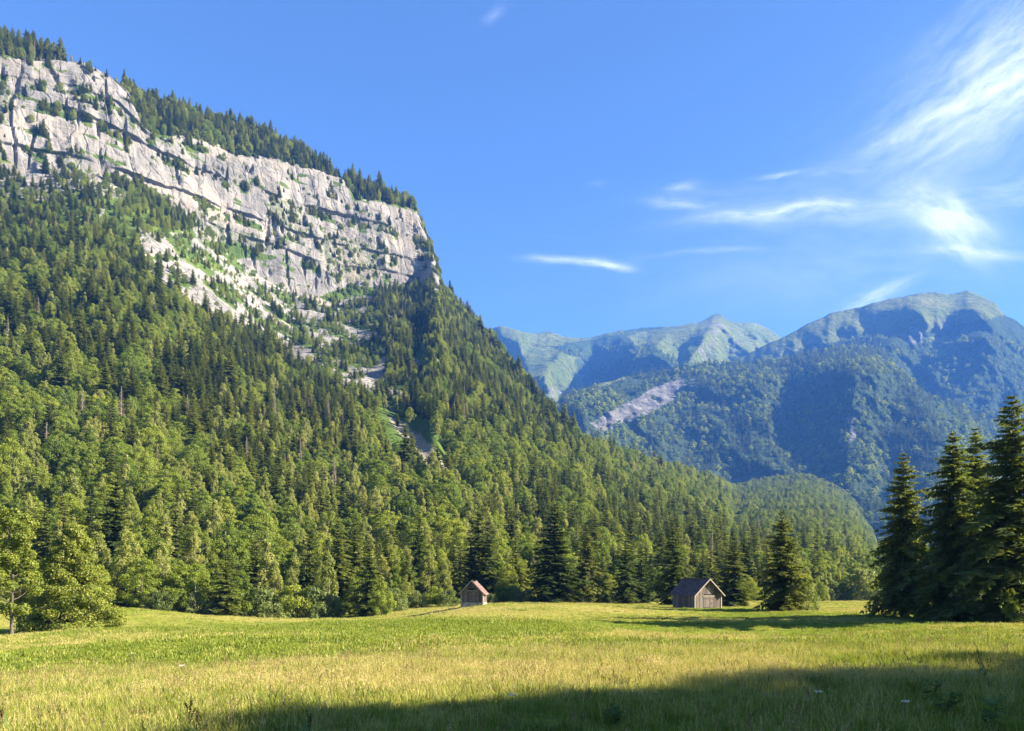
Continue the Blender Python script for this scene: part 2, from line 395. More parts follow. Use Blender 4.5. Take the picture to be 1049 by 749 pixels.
M_alps = far_mat('alpine pasture', 0.8, (0.028, 0.045, 0.020), (0.075, 0.105, 0.025), (0.14, 0.16, 0.045))

# ------------------------------------------------------------------ meadow
CP = [(524,1400,1.5,0.0),(-2500,0,4,0.1),(3500,0,4,0.15)]
Wp = [(x, 0.0 - 0.012 * D - s * 0.004 * D, D, s) for D in (2, 8) for s, x in ((0, 0),)]
pts = [(0, -15, 0.2), (-40, -15, 0.0), (60, -15, 0.6), (0, 2, 0.0), (-20, 5, -0.1), (25, 5, 0.1), (0, 9.5, -0.1), (60, 10, 0.5), (60, 40, -0.2), (100, 60, -1.2)]
for x, y, D in [(0,749,10),(524,700,15.4),(524,660,27.6),(524,645,41),(400,640,51),(620,642,50),(470,627,88),(425,631,108),(375,637,104),(330,640,80),(475,622.5,112),(524,633,70),
                (720,625,118),(925,628,92),(1040,638,82),(1049,665,24),(1049,648,45),(900,646,57),(750,650,62),(850,648,64),(650,640,72),(750,634,80),(850,631,86),(700,628,98),(800,657,45),(650,652,48),
                (0,655,75),(75,648,90),(30,650,62),(0,662,50),(0,690,27),(0,720,15.5),(150,644,60),(200,660,36),(250,643,70),(110,634,105),
                (0,625,112),(130,622,118),(220,631,122),(300,634,130),(360,630,135),(420,623,140),(520,619,155),(600,618.5,165),(700,617,175),(800,617,195),(900,616,230),(1000,615,235),(1049,617,200)]:
    pts.append(tuple(P(x, y, D)))
pts += [(-170, 60, -4), (-170, 150, 0), (200, 120, -1.5), (200, 260, -1.5), (-60, 260, -0.5), (60, 300, -2.5), (-110, 20, -3)]
pts = np.array(pts)
def _tps(r2): return 0.5 * r2 * np.log(r2 + 1e-9)
_A = pts[:, :2] / 100
_K = _tps(((_A[:, None] - _A[None]) ** 2).sum(-1)) + np.eye(len(_A)) * 0.0008
_Q = np.c_[np.ones(len(_A)), _A]
_S = np.linalg.solve(np.block([[_K, _Q], [_Q.T, np.zeros((3, 3))]]), np.r_[pts[:, 2], 0, 0, 0])
def meadow_z(X, Y):
    X, Y = np.asarray(X, float), np.asarray(Y, float); sh = np.broadcast(X, Y).shape
    q = np.stack([np.broadcast_to(X, sh).ravel(), np.broadcast_to(Y, sh).ravel()], 1) / 100
    out = np.empty(len(q))
    for i in range(0, len(q), 20000):
        b = q[i:i + 20000]
        k = _tps(((b[:, None] - _A[None]) ** 2).sum(-1))
        out[i:i + 20000] = k @ _S[:-3] + _S[-3] + b @ _S[-2:]
    z = out.reshape(sh)
    return z + 0.10 * fbm(X / 9, Y / 9, 0, 3) + 0.9 * fbm(X / 26, Y / 20, 4.0, 2) * smooth(12, 40, Y)
def dryness(X, Y, Z=None):
    if Z is None: Z = meadow_z(X, Y)
    Ys = np.maximum(Y, 1.0)
    x, y = PW / 2 + X / Ys * F, HOR - (Z - CZ) / Ys * F
    d = 0.50 + 1.1 * fbm(X / 20, Y / 12, 1.0, 4) + 0.35 * fbm(X / 3, Y / 4, 3.0, 3)
    for cx, cy_, rx, ry, a in [(450, 700, 230, 22, 0.25), (820, 692, 230, 9, 0.55), (640, 668, 160, 7, 0.12), (560, 627, 110, 5, 0.22), (250, 640, 90, 5, 0.2),
                               (440, 643, 230, 7, -0.7), (200, 668, 170, 24, -0.42), (910, 681, 80, 6, -0.8), (930, 657, 150, 10, -0.45), (650, 661, 80, 5, -0.7), (120, 700, 160, 26, -0.05), (560, 648, 120, 6, -0.3),
                               (850, 625, 60, 4, 0.2), (760, 626, 40, 3, -0.3)]:
        d = d + a * np.exp(-((x - cx) / rx) ** 2 - ((y - cy_) / ry) ** 2)
    return np.clip(d, 0, 1)
gx = np.concatenate([np.arange(-180, -60, 2.5), np.arange(-60, 80, 0.8), np.arange(80, 205, 2.5)])
gy = np.concatenate([np.arange(-25, 2, 2.0), np.arange(2, 60, 0.5), np.arange(60, 150, 1.0), np.arange(150, 330, 3)])
GX, GY = np.meshgrid(gx, gy)
GZ = meadow_z(GX, GY)
me = grid_mesh('meadow', np.stack([GX, GY, GZ], -1), [M_ground], {'dry': dryness(GX, GY, GZ)})
tag(link('meadow', me), 'gently rolling hay meadow', None, None, 'structure')

# ------------------------------------------------------------------ mountainside with the limestone cliff
Yf = tab([(-300,80),(-160,95),(0,112),(130,118),(220,122),(300,130),(360,135),(420,140),(520,155),(700,175),(800,200),(900,232),(1000,240)])
y_t = tab([(-300,15),(-100,45),(0,57),(30,64),(60,62),(90,66),(115,80),(130,95),(145,122),(160,141),(180,139),(208,147),(243,160),(277,163),(315,173),(352,184),(363,206),(389,207),(425,216)])
y_r = tab([(-300,-60),(-100,18),(0,46),(50,57),(100,80),(130,92),(200,120),(250,131),(300,153),(350,183),(400,200),(425,212)])
y_b = tab([(-300,190),(0,180),(60,176),(100,178),(150,195),(200,225),(250,272),(300,304),(350,305),(400,298),(430,297),(470,300)])
y_s = tab([(425,212),(432,230),(440,250),(448,272),(455,299),(480,326),(510,359),(535,390),(560,422),(600,458),(640,471),(700,486),(730,496),(750,503),(768,499),(790,494),(815,491),(835,493),(855,502),(874,516),(892,542),(902,570),(912,595),(925,612),(1000,640)])
Y_s = tab([(425,1100),(455,1060),(480,1040),(510,985),(530,900),(560,790),(600,700),(640,850),(700,1000),(735,1080),(756,1600),(800,1720),(840,1740),(870,1720),(890,1700),(920,1650),(1000,1600)])
xs = np.arange(-200, 935, 1.5)
U = (xs - PW / 2) / F
def zray(y, Y): return CZ + (HOR - y) / F * Y
Yb0 = 854 / (0.746 - 0.666 * U.clip(-1, 0.1))
zb0 = zray(y_b(xs), Yb0)
Yt0 = Yb0 + 40.0
for _ in range(4): Yt0 = Yb0 + np.maximum(zray(y_t(xs), Yt0) - zb0, 5) * 0.22
zt0 = zray(y_t(xs), Yt0)
Yr0 = Yt0 + 2.4 * (y_t(xs) - y_r(xs)) + 15; zr0 = zray(y_r(xs), Yr0)
zf = meadow_z(U * Yf(xs), Yf(xs)) - 0.6
# the spur beyond the nose of the cliff
Yr1 = Y_s(xs); zr1 = zray(y_s(xs), Yr1)
def prof(t, zf, zr): return zf + (zr - zf) * t ** 1.35
Yf1 = np.minimum(Yf(xs), Yr1 * 0.8)
Yb1, zb1 = Yf1 + (Yr1 - Yf1) * 0.86, prof(0.86, zf, zr1)
Yt1, zt1 = Yf1 + (Yr1 - Yf1) * 0.95, prof(0.95, zf, zr1)
k = smooth(424, 458, xs)
kk = smooth(424, 427, xs)
Yb = Yb0 * (1 - k) + Yb1 * k; zb = zb0 * (1 - k) + zb1 * k
Yt = Yt0 * (1 - k) + Yt1 * k; zt = np.minimum(zt0, 1e9) * (1 - k) + zt1 * k
Yr = Yr0 * (1 - kk) + Yr1 * kk; zr = zr0 * (1 - kk) + zr1 * kk
# between 425 and 458 the cliff top is the skyline itself
nose = (xs > 424) & (xs < 458)
Yt[nose] = np.minimum(Yt[nose], Yr[nose] - 4); zt[nose] = np.minimum(zt[nose], zray(y_s(xs[nose]) + 1.5, Yt[nose]))
zb[nose] = np.minimum(zb[nose], zt[nose] - 4)
NA, NB_, NC, ND = 150, 190, 26, 8
rows, tt, seg = [], [], []
for a in np.linspace(0, 1, NA, endpoint=False):
    rows.append((Yf1 + (Yb - Yf1) * a, zf + (zb - zf) * a ** 1.38)); tt.append(a); seg.append(0)
for a in np.linspace(0, 1, NB_, endpoint=False):
    rows.append((Yb + (Yt - Yb) * a, zb + (zt - zb) * a)); tt.append(a); seg.append(1)
for a in np.linspace(0, 1, NC):
    rows.append((Yt + (Yr - Yt) * a, zt + (zr - zt) * a ** 0.9)); tt.append(a); seg.append(2)
for a in np.linspace(0.15, 1, ND):
    rows.append((Yr + 500 * a, zr - (zr + 40) * a)); tt.append(a); seg.append(3)
HY = np.array([r[0] for r in rows]); HZ = np.array([r[1] for r in rows])
TT, SG = np.array(tt)[:, None] + 0 * HY, np.array(seg)[:, None] + 0 * HY
HX = U[None] * HY
S_ = HX * 0.746 + HY * 0.666            # along the valley
D_ = HX * 0.666 - HY * 0.746            # out of the wall
pxx, pyy = proj(np.stack([HX, HY, HZ], -1))
wx = pxx + 9 * fbm(S_ / 50, HZ / 50, 2.0, 4); wy = pyy + 9 * fbm(S_ / 50, HZ / 50, 8.0, 4)
y_cb = tab([(-300,200),(0,200),(45,208),(75,200),(100,204),(130,208),(165,214),(190,232),(220,250),(250,250),(280,264),(297,300),(330,303),(360,294),(400,298),(440,298),(458,304)])
rock_band = (wx < 458) & (wy > y_t(wx) - 1) & (wy < y_cb(wx))
rock_band |= (SG == 1) & (pxx > 427) & (pxx < 452) & (pyy < 298)
rock_polys = [[(130,262),(190,268),(222,300),(262,330),(285,348),(270,356),(225,338),(190,313),(138,290)],
              [(228,276),(252,264),(302,270),(320,305),(330,338),(306,332),(290,343),(316,364),(292,368),(268,345),(242,302)],
              [(275,340),(312,354),(352,386),(345,398),(308,382)], [(350,384),(388,386),(390,407),(352,402)],
              [(300,300),(328,300),(340,345),(325,360),(308,335)], [(420,362),(442,380),(426,396),(414,380)], [(140,232),(165,238),(182,262),(150,262)],
              [(455,405),(470,402),(470,415),(456,415)], [(822,516),(842,520),(850,538),(832,536)], [(736,526),(756,524),(772,545),(746,548)], [(196,236),(212,245),(200,262)], [(95,205),(110,215),(100,225)]]
veg_polys = [[(20,225),(18,198),(50,190),(62,160),(80,156),(92,182),(112,196),(150,214),(172,228),(160,250),(120,240),(60,232)],
             [(272,204),(300,205),(318,240),(304,252),(275,226)], [(328,240),(385,250),(402,270),(388,292),(342,286),(324,262)],
             [(380,224),(406,230),(402,246),(380,241)], [(186,222),(212,214),(244,240),(256,262),(236,268),(206,252)], [(128,84),(152,95),(188,140),(172,152),(145,132),(136,110)],
             [(240,238),(262,244),(300,250),(298,258),(250,256)], [(60,92),(100,108),(150,128),(148,134),(98,116),(60,98)], [(-60,200),(0,178),(20,185),(20,230),(-60,240)], [(0,80),(14,90),(10,130),(-20,140)]]
rock = np.where(rock_band, 1.0, 0.0)
for p in rock_polys: rock[inpoly(wx, wy, p)] = 0.85
rock *= np.where(SG == 3, 0, 1)
vmask = np.zeros(rock.shape, bool)
for p in veg_polys: vmask |= inpoly(wx, wy, p)
# thin turf ledges on the face and spotty bare rock on the steep ground below it
ledge = np.sin(HZ / 9.5 + 2.5 * fbm(S_ / 120, HZ / 200, 1.0, 3))
rock = np.where(vmask, np.minimum(rock, 0.55), rock)
rock = np.where((rock > 0.6) & (fbm(S_ / 28, HZ / 9, 5.0, 4) > 0.22), 0.35, rock)
steep = (SG == 0) & (inpoly(wx, wy, [(120,245),(230,235),(300,250),(400,290),(440,330),(470,420),(405,418),(330,402),(270,352),(200,318)]) | (fbm(S_ / 60, HZ / 60, 20.0, 2) > 0.3) & (pxx > 420) & (pxx < 520) & (TT > 0.6))
lowrock = (SG == 0) & (rock > 0.6) & (pxx > 110)
rock = np.where(lowrock & (fbm(S_ / 60 + HZ / 90, HZ / 45, 15.0, 3) > 0.06), 0.28, rock)
rock = np.where(steep & (rock < 0.3) & (fbm(S_ / 22, HZ / 22, 9.0, 4) > 0.04), 0.64, rock)
scree = inpoly(wx, wy, [(398,428),(412,429),(434,444),(456,472),(472,500),(462,508),(440,482),(420,456)]).astype(float)
clearing = inpoly(wx, wy, [(380,428),(400,424),(428,436),(440,452),(420,452),(398,448)])
tone = np.clip(fbm(S_ / 90, HZ / 40, 6.0, 3) * 1.6 - 0.1, 0, 1)
# relief: gullies on the slope, buttresses, chimneys and bedding ledges on the face
tap = np.where(SG == 0, np.clip(TT * 5, 0, 1) * (1 - smooth(0.8, 1.0, TT) * 0.7), 0.3)
far = np.clip((HY - 200) / 500, 0, 1)
dz = tap * far * (9 * (ridged(S_ / 150, D_ / 420, 0, 4) - 0.4) + 4 * fbm(S_ / 45, D_ / 60, 2, 4))
for line in ([(330,285),(365,345),(400,410),(430,450),(470,500),(500,540)], [(440,310),(425,360),(420,410)], [(215,215),(240,270),(275,330),(330,400)]):
    L = np.array(line, float)
    dist = np.full(HY.shape, 1e9)
    for (x0, y0), (x1, y1) in zip(L[:-1], L[1:]):
        vx, vy = x1 - x0, y1 - y0
        t_ = np.clip(((wx - x0) * vx + (wy - y0) * vy) / (vx * vx + vy * vy), 0, 1)
        dist = np.minimum(dist, np.hypot(wx - x0 - vx * t_, wy - y0 - vy * t_))
    dz -= 4 * np.exp(-(dist / 12) ** 2) * (SG == 0)
HZ2 = HZ + np.where(SG == 0, dz, np.where(SG == 2, 2.5 * fbm(S_ / 30, D_ / 30, 3, 3), 0))
face = np.where(SG == 1, np.clip(TT * 8, 0.15, 1) * np.clip((1 - TT) * 8, 0.15, 1), np.where(rock > 0.5, 0.35, 0.0))
face = np.where(pxx > 425, face * (1 - smooth(425, 452, pxx)) , face)
hb = HZ / 26.0 + 0.5 * fbm(S_ / 160, HZ / 300, 1.0, 2)
saw = (hb - np.floor(hb))
saw2 = (HZ / 9.0 + 0.8 * fbm(S_ / 60, HZ / 100, 4.0, 2)); saw2 = saw2 - np.floor(saw2)
hb3 = smooth(0.0, 0.12, saw)
crack = ridged(S_ / 24, HZ / 130, 3.0, 2)
LEDGE, ledge_top = 0.0, np.zeros(HZ.shape, bool)
for ln, out_, ph in (([(-200,60),(0,97),(60,108),(130,140),(200,172),(300,208),(380,228),(440,246),(460,250)], 2.9, 1.0), ([(-200,120),(0,148),(60,158),(140,182),(210,206),(300,240),(380,258),(445,272),(460,276)], 2.5, 5.0),
                     ([(-200,30),(0,76),(60,84),(120,108),(150,140),(460,170)], 1.6, 9.0), ([(150,205),(250,243),(320,268),(400,280),(460,292)], 2.2, 13.0)):
    q_ = (tab(ln)(pxx) + 3.5 * fbm(S_ / 35, 0 * S_, ph, 3) - pyy) / 130.0          # above the bed: positive
    on = smooth(-0.30, 0.20, fbm(S_ / 45, HZ / 200, ph + 3, 4)) * 1.25 + 0.05
    LEDGE = LEDGE + out_ * on * (smooth(0, 0.014, q_) * (1 - smooth(0.0, 0.24, q_)) - 0.5 * smooth(-0.10, 0.0, q_) * (1 - smooth(0, .014, q_)))
    ledge_top |= (SG == 1) & (q_ < -0.03) & (q_ > -0.085) & (fbm(S_ / 30, 0 * S_, ph + 5, 3) > 0.02)
disp = face * (10 * fbm(S_ / 75, HZ / 200, 1, 3) + 3.2 * ridged(S_ / 26, HZ / 150, 2, 3) + 0.8 * fbm(S_ / 7, HZ / 14, 5, 4) + LEDGE
               + 2.2 * (saw - 0.5) * smooth(-0.1, 0.25, fbm(S_ / 90, HZ / 60, 7.0, 2) + 0.15) + 0.4 * (saw2 - 0.5)
               - 5.0 * smooth(0.80, 0.97, crack))
rock = np.where(ledge_top & (rock > .6), 0.30, rock)
HX2, HY2 = HX + 0.666 * disp, HY - 0.746 * disp
HV = np.stack([HX2, HY2, HZ2], -1)
me = grid_mesh('mountainside', HV, [M_hill], {'rock': rock, 'scree': scree, 'tone': tone}, smooth_shade=False)
tag(link('hillside', me), 'wooded mountainside under a pale limestone cliff', None, None, 'structure')

# ------------------------------------------------------------------ far mountains
def far_mountain(name, x0, x1, sil, Dr, Df, yfoot, q, folds, amp, wl_, rockp, pastp, m, label, rowsn=110, step=2.0, seed=0.0, warp=5, dmin=0.0):
    xs = np.arange(x0, x1, step); yr = tab(sil)(xs)
    yr = yr + 2.2 * fbm(xs / 18, 0 * xs + seed, 0, 4) + 0.8 * fbm(xs / 4, 0 * xs + seed, 3, 2)
    t = np.linspace(0, 1, rowsn)[:, None]
    y = yr + (yfoot - yr) * t
    D = tab(Dr)(xs) + (Df - tab(Dr)(xs)) * t ** q
    X2 = xs[None] + 0 * y
    for (line, depth, wl, wr) in folds:           # spurs (depth > 0 stands out towards us) along a line of skyline points
        L = np.array(line, float); L = L[np.argsort(L[:, 1])]
        xc = np.interp(y, L[:, 1], L[:, 0]); fade = smooth(L[0, 1] - 12, L[0, 1] + 25, y)
        dx = X2 + 6 * fbm(X2 / 30, y / 30, seed, 3) - xc
        D = D - depth * fade * np.where(dx < 0, np.clip(1 + dx / wl, 0, 1), np.clip(1 - dx / wr, 0, 1))
    D = np.maximum(D, dmin)
    taper = smooth(0, 0.10, t)
    wX = (X2 - PW / 2) / F * D
    wZ = CZ + (HOR - y) / F * D
    D = D - amp * taper * (ridged(wX / wl_, wZ / (wl_ * 1.5), D / (wl_ * 2) + seed, 5) + 0.5 * fbm(wX / (wl_ * .25), wZ / (wl_ * .3), seed, 4))
    back = np.linspace(0.1, 1, 5)[:, None]
    Dall = np.concatenate([(tab(Dr)(xs) + 900 * back)[::-1], D]); yb_ = np.concatenate([0 * back[::-1] + yr, y])
    Z = CZ + (HOR - yb_) / F * Dall
    Z[:5] -= (back[::-1] ** 1.1) * (Z[:5] * 0.9)
    Xw = (xs - PW / 2) / F * Dall
    V = np.stack([Xw, Dall, Z], -1)
    px_, py_ = proj(V)
    n1 = warp * fbm(Xw / 120, Z / 120, seed + 2, 4); n2 = warp * fbm(Xw / 120, Z / 120, seed + 6, 4)
    rk = np.zeros(px_.shape); pa = np.zeros(px_.shape)
    for p, v in rockp: rk[inpoly(px_ + n1, py_ + n2, p)] = v
    for p, v in pastp: pa[inpoly(px_ + 2 * n1, py_ + n2, p)] = v
    rk[:4] = 0
    me = grid_mesh(name, V, [m], {'rock': rk, 'pasture': pa})
    o = tag(link(name, me), label, None, None, 'structure')
    return V, px_, py_, rk, pa
FAR = []
# back range with pastures
FAR.append(far_mountain('mountain', 440, 900, [(440,345),(480,340),(500,337),(515,333),(530,339),(545,341),(562,339),(580,345),(600,347),(622,341),(640,339),(665,336),(690,334),(715,331),(728,324),(737,321),(748,329),(775,331),(788,336),(800,345),(830,360),(900,380)],
    [(440,4600),(520,4600),(600,4700),(735,5200),(900,5300)], 3350, 452, 1.0,
    [([(735,322),(722,345),(706,375)], 1000, 60, 60), ([(640,339),(650,365),(662,395)], 700, 40, 45), ([(690,334),(676,352),(668,372)], 400, 30, 25), ([(590,346),(566,375),(550,400)], 500, 40, 40), ([(528,334),(532,355),(540,380)], 350, 20, 30), ([(790,338),(770,352)], 350, 25, 30)],
    140, 330, [([(716,335),(735,323),(745,335),(738,352),(722,372),(714,352)], 0.5), ([(740,340),(775,345),(760,365),(738,362)], 0.42), ([(548,392),(575,398),(590,405),(560,407)], 0.6)],
    [([(430,300),(640,300),(640,345),(700,330),(735,318),(800,330),(800,375),(690,372),(600,402),(560,420),(430,420)], 0.75), ([(560,355),(640,342),(660,360),(610,372)], 0.15), ([(588,368),(660,352),(700,372),(655,388),(600,394)], 0.0), ([(575,380),(600,384),(590,392),(572,390)], 0.95)],
    M_alps, 'distant green alpine pastures and bare peaks', 90, 2.0, 1.5, 5, 3500))
# big massif on the right, upper part
FAR.append(far_mountain('mountain', 690, 1300, [(690,395),(740,375),(770,360),(800,346),(830,331),(850,322),(870,317),(900,309),(925,304),(940,300),(960,299),(972,302),(990,298),(1005,303),(1020,311),(1030,324),(1037,326),(1049,335),(1100,355),(1200,400),(1300,430)],
    [(690,3900),(800,3900),(985,4100),(1300,3800)], 2400, 600, 1.15,
    [([(905,345),(931,404),(957,422),(1000,432)], 260, 70, 160), ([(1000,300),(1010,350),(1049,420)], 400, 90, 90), ([(940,302),(930,335),(905,360)], 250, 60, 40)],
    190, 360, [([(918,342),(934,334),(945,338),(944,352),(930,352)], 0.75), ([(952,330),(972,322),(976,338),(960,342)], 0.6)],
    [([(790,300),(1049,290),(1049,318),(1000,330),(960,338),(900,345),(830,355),(780,372),(740,380)], 0.62), ([(945,345),(975,345),(990,365),(960,365)], 0.8)],
    M_massif, 'high hazy mountain with a rounded grassy summit', 130, 2.0, 4.5))
# wooded shoulder in front of it
FAR.append(far_mountain('mountain', 520, 1300, [(520,440),(560,420),(575,408),(600,397),(625,390),(650,384),(680,378),(720,374),(760,372),(800,368),(830,362),(860,357),(885,354),(898,356),(908,366),(930,388),(955,406),(985,418),(1010,428),(1049,450),(1150,480),(1300,520)],
    [(520,2500),(620,2700),(900,3300),(1000,3100),(1300,2600)], 1500, 612, 1.0,
    [([(905,362),(935,400),(955,440),(965,520),(965,600)], 650, 120, 180), ([(880,356),(872,420),(868,470)], 220, 60, 45), ([(770,372),(780,420),(800,480),(810,560)], 240, 90, 60), ([(585,400),(600,440),(640,500)], 260, 60, 150)],
    105, 240, [([(590,440),(620,424),(650,408),(678,392),(694,384),(704,392),(694,410),(664,424),(640,436),(606,446)], 0.85), ([(700,392),(714,386),(716,398),(702,404)], 0.5), ([(866,420),(876,428),(876,448),(866,460)], 0.6), ([(584,436),(600,430),(612,440),(592,448)], 0.5), ([(898,360),(908,366),(906,378),(900,372)], 0.5), ([(796,400),(808,430),(822,452),(816,456),(798,430)], 0.4), ([(745,490),(765,488),(775,502),(750,503)], 0.45)],
    [([(580,392),(640,384),(640,390),(590,402)], 0.7), ([(800,392),(835,405),(838,420),(812,418)], 0.42)],
    M_massif, 'blue shaded forested mountain shoulder with pale rock bands', 150, 2.0, 8.5))
# valley floor under everything
mb = MB(); mb.add([(-9000, -700, -9), (9000, -700, -9), (9000, 9000, -9), (-9000, 9000, -9)], [(0, 1, 2, 3)])
vf = mat('valley floor'); t = NT(vf); t.done(t.n('ShaderNodeBsdfDiffuse', {'Color': t.ramp(t.noise(t.pos(), 0.02, 5), [(0.3, (0.05, 0.085, 0.02)), (0.7, (0.10, 0.14, 0.03))])}).outputs[0])
tag(link('ground', mb.mesh('ground', [vf])), 'grassy valley floor', None, None, 'structure')

# ------------------------------------------------------------------ air
mb = MB(); mb.box((0, 3300, 1090), (13000, 7900, 2210))
hz = mat('valley haze'); t = NT(hz)
pv = t.n('ShaderNodeVolumePrincipled', {'Color': (0.10, 0.31, 1.0, 1), 'Density': 0.76e-4, 'Anisotropy': 0.0})
t.L.new(pv.outputs[0], t.out.inputs['Volume'])
tag(link('haze', mb.mesh('haze', [hz])), 'blue evening haze in the valley', None, None, 'stuff')

# ------------------------------------------------------------------ tree builders
def conifer(seed, H, Rr, levels, nb, nt, base=0.06, droop=0.35, twl=0.42, wid=0.20, ragged=0.25, hang=True, side=None, u0=0.06, pw=0.78):
    g = np.random.default_rng(seed)
    trunk, crown = MB(), MB()
    hz_ = np.linspace(0, 1, 9)
    bend = 0.01 * H * np.stack([np.sin(hz_ * 3 + seed), np.cos(hz_ * 2.3 + seed), 0 * hz_], 1)
    tp = np.stack([0 * hz_, 0 * hz_, hz_ * H * 0.985 - 0.3], 1) + bend * hz_[:, None]
    r0 = 0.014 * H
    trunk.tube(tp, r0 * (1 - hz_ * 0.95) + 0.02 + 0.5 * r0 * np.exp(-hz_ * 30), 8)
    fl = base + (1 - base) * (np.arange(levels) + g.uniform(-0.3, 0.3, levels)) / levels
    Bs, Ds, Ss, Ls, Ws = [], [], [], [], []
    for f in fl:
        z0 = f * H
        prof_ = (1 - f) ** pw * min(1.0, 0.72 + (f - base) * 1.9) + 0.02
        n = max(3, int(round(nb * (0.55 + 0.45 * (1 - f)) + g.uniform(-1, 1))))
        a0 = g.uniform(0, 6.28)
        for j in range(n):
            a = a0 + 6.283 * j / n + g.normal(0, 0.22)
            Lb = Rr * prof_ * (1 + g.normal(0, ragged))
            if side is not None: Lb *= 1 + side[1] * math.cos(a - side[0])
            Lb = max(Lb, 0.03 * Rr)
            if g.random() < 0.06: continue
            rad = np.array([math.cos(a), math.sin(a), 0]); tan = np.array([-math.sin(a), math.cos(a), 0])
            up = 0.55 * f - 0.10; dr = droop * (1.15 - 0.6 * f) * (1 + g.normal(0, 0.2))
            k_ = max(3, int(nt * (0.35 + 0.65 * Lb / Rr)))
            u = np.linspace(u0, 1.0, k_) + g.uniform(-0.03, 0.03, k_)
            pz = z0 + Lb * (up * u - dr * u * u + 0.16 * np.clip(u - 0.6, 0, 1))
            pos = rad[None] * (u * Lb)[:, None] + np.array([0, 0, 1])[None] * pz[:, None]
            pos[:, :2] += np.interp(f, hz_, bend[:, 0] * hz_) * np.array([1, 0]) + np.interp(f, hz_, bend[:, 1] * hz_) * np.array([0, 1])
            tl = twl * Lb * (1.12 - 0.75 * u) * g.uniform(0.7, 1.25, k_) + 0.06 * Rr
            for sgn in (-1, 1):
                d = norm(rad[None] * g.uniform(0.45, 0.8, k_)[:, None] + sgn * tan[None] * 0.8 + np.stack([0 * u, 0 * u, -g.uniform(0.05, 0.5, k_)], 1))
                s = norm(np.cross(d, np.stack([g.normal(0, .35, k_), g.normal(0, .35, k_), 1 + 0 * u], 1)))
                Bs.append(pos); Ds.append(d); Ss.append(s); Ls.append(tl); Ws.append(tl * wid * g.uniform(0.7, 1.2, k_))
            if hang:
                d = norm(np.stack([g.normal(0, .35, k_), g.normal(0, .35, k_), -1 + 0 * u], 1) + rad * 0.25)
                s = norm(np.cross(d, rad[None] * 0.3 + tan[None] * g.normal(0, 1, k_)[:, None] + 1e-3)); hl = tl * 0.62
                Bs.append(pos); Ds.append(d); Ss.append(s); Ls.append(hl); Ws.append(hl * 0.30)
            # spine and tip
            d = norm(np.gradient(pos, axis=0)); sl_ = np.full(k_, Lb / k_ * 1.7)
            s = norm(np.cross(d, np.array([0, 0, 1.0])[None] + g.normal(0, .3, (k_, 3))))
            Bs.append(pos); Ds.append(d); Ss.append(s); Ls.append(sl_); Ws.append(0.07 * Lb * (1.3 - u) + 0.012 * Rr)
    # leader
    Bs.append(np.array([[0, 0, H * 0.96]]) + bend[-1]); Ds.append(np.array([[0, 0, 1.0]])); Ss.append(np.array([[1.0, 0, 0]])); Ls.append([H * 0.045]); Ws.append([0.02 * Rr + 0.02])
    crown.kites(np.concatenate(Bs), np.concatenate(Ds), np.concatenate(Ss), np.concatenate(Ls), np.concatenate(Ws))
    return trunk, crown
def broadleaf(seed, H, Rr, env, nclump, nleaf, leaf, base=0.15, limbs=10, rc=(0.20, 0.34), flat=0.8, trunk_r=0.018, inner=0.55):
    g = np.random.default_rng(seed)
    trunk, crown = MB(), MB()
    hz_ = np.linspace(0, 1, 8)
    wob = 0.02 * H * np.stack([np.sin(hz_ * 4 + seed), np.cos(hz_ * 3 + 2 * seed), 0 * hz_], 1) * hz_[:, None]
    tp = np.stack([0 * hz_, 0 * hz_, hz_ * H * 0.74 - 0.3], 1) + wob
    trunk.tube(tp, trunk_r * H * (1 - 0.88 * hz_) * (1 + 0.5 * np.exp(-hz_ * 18)), 9)
    ev = tab(env)
    cs = []
    tries = 0
    while len(cs) < nclump and tries < nclump * 30:
        tries += 1
        f = base + (1 - base) * g.random()
        e = float(ev(f)) * Rr
        if g.random() > (e / Rr) + 0.15: continue
        a = g.uniform(0, 6.283); q = e * math.sqrt(g.uniform(inner ** 2, 1)) * (0.86 + 0.2 * math.sin(3 * a + seed) * 0.5)
        cs.append((q * math.cos(a), q * math.sin(a), f * H * 0.95, Rr * g.uniform(*rc) * (0.6 + 0.5 * e / Rr)))
    cs = np.array(cs)
    for i in g.choice(len(cs), min(limbs, len(cs)), replace=False):
        c = cs[i]; z0 = max(0.12 * H, c[2] - 0.9 * math.hypot(c[0], c[1])); z0 = min(z0, 0.70 * H)
        p0 = np.array([np.interp(z0 / H / .74, hz_, tp[:, 0]), np.interp(z0 / H / .74, hz_, tp[:, 1]), z0])
        u = np.linspace(0, 1, 5)[:, None]
        pth = p0 + (c[:3] - p0) * u + np.array([0, 0, 1]) * (np.sin(u * 3.1) * 0.06 * H * -0.4)
        trunk.tube(pth, trunk_r * H * 0.42 * (1 - 0.85 * u[:, 0]), 5)
    n = nleaf
    for c in cs:
        d = norm(g.normal(0, 1, (n, 3)) + np.array([0, 0, 0.35]) + 0.45 * norm(np.array([c[0], c[1], 0.0])))
        pos = c[:3] + d * c[3] * g.uniform(0.45, 1.05, n)[:, None] * np.array([1, 1, flat])
        nn = norm(d + g.normal(0, 0.55, (n, 3)))
        dd = norm(np.cross(nn, g.normal(0, 1, (n, 3)))); dd = norm(dd + np.array([0, 0, -0.25])); ss = norm(np.cross(nn, dd))
        L = leaf * g.uniform(0.6, 1.3, n)
        crown.kites(pos, dd, ss, L, L * 0.42)
    return trunk, crown
ENV_ROUND = [(0.0, 0.2), (0.15, 0.55), (0.35, 0.95), (0.55, 1.0), (0.78, 0.75), (0.93, 0.4), (1.0, 0.12)]
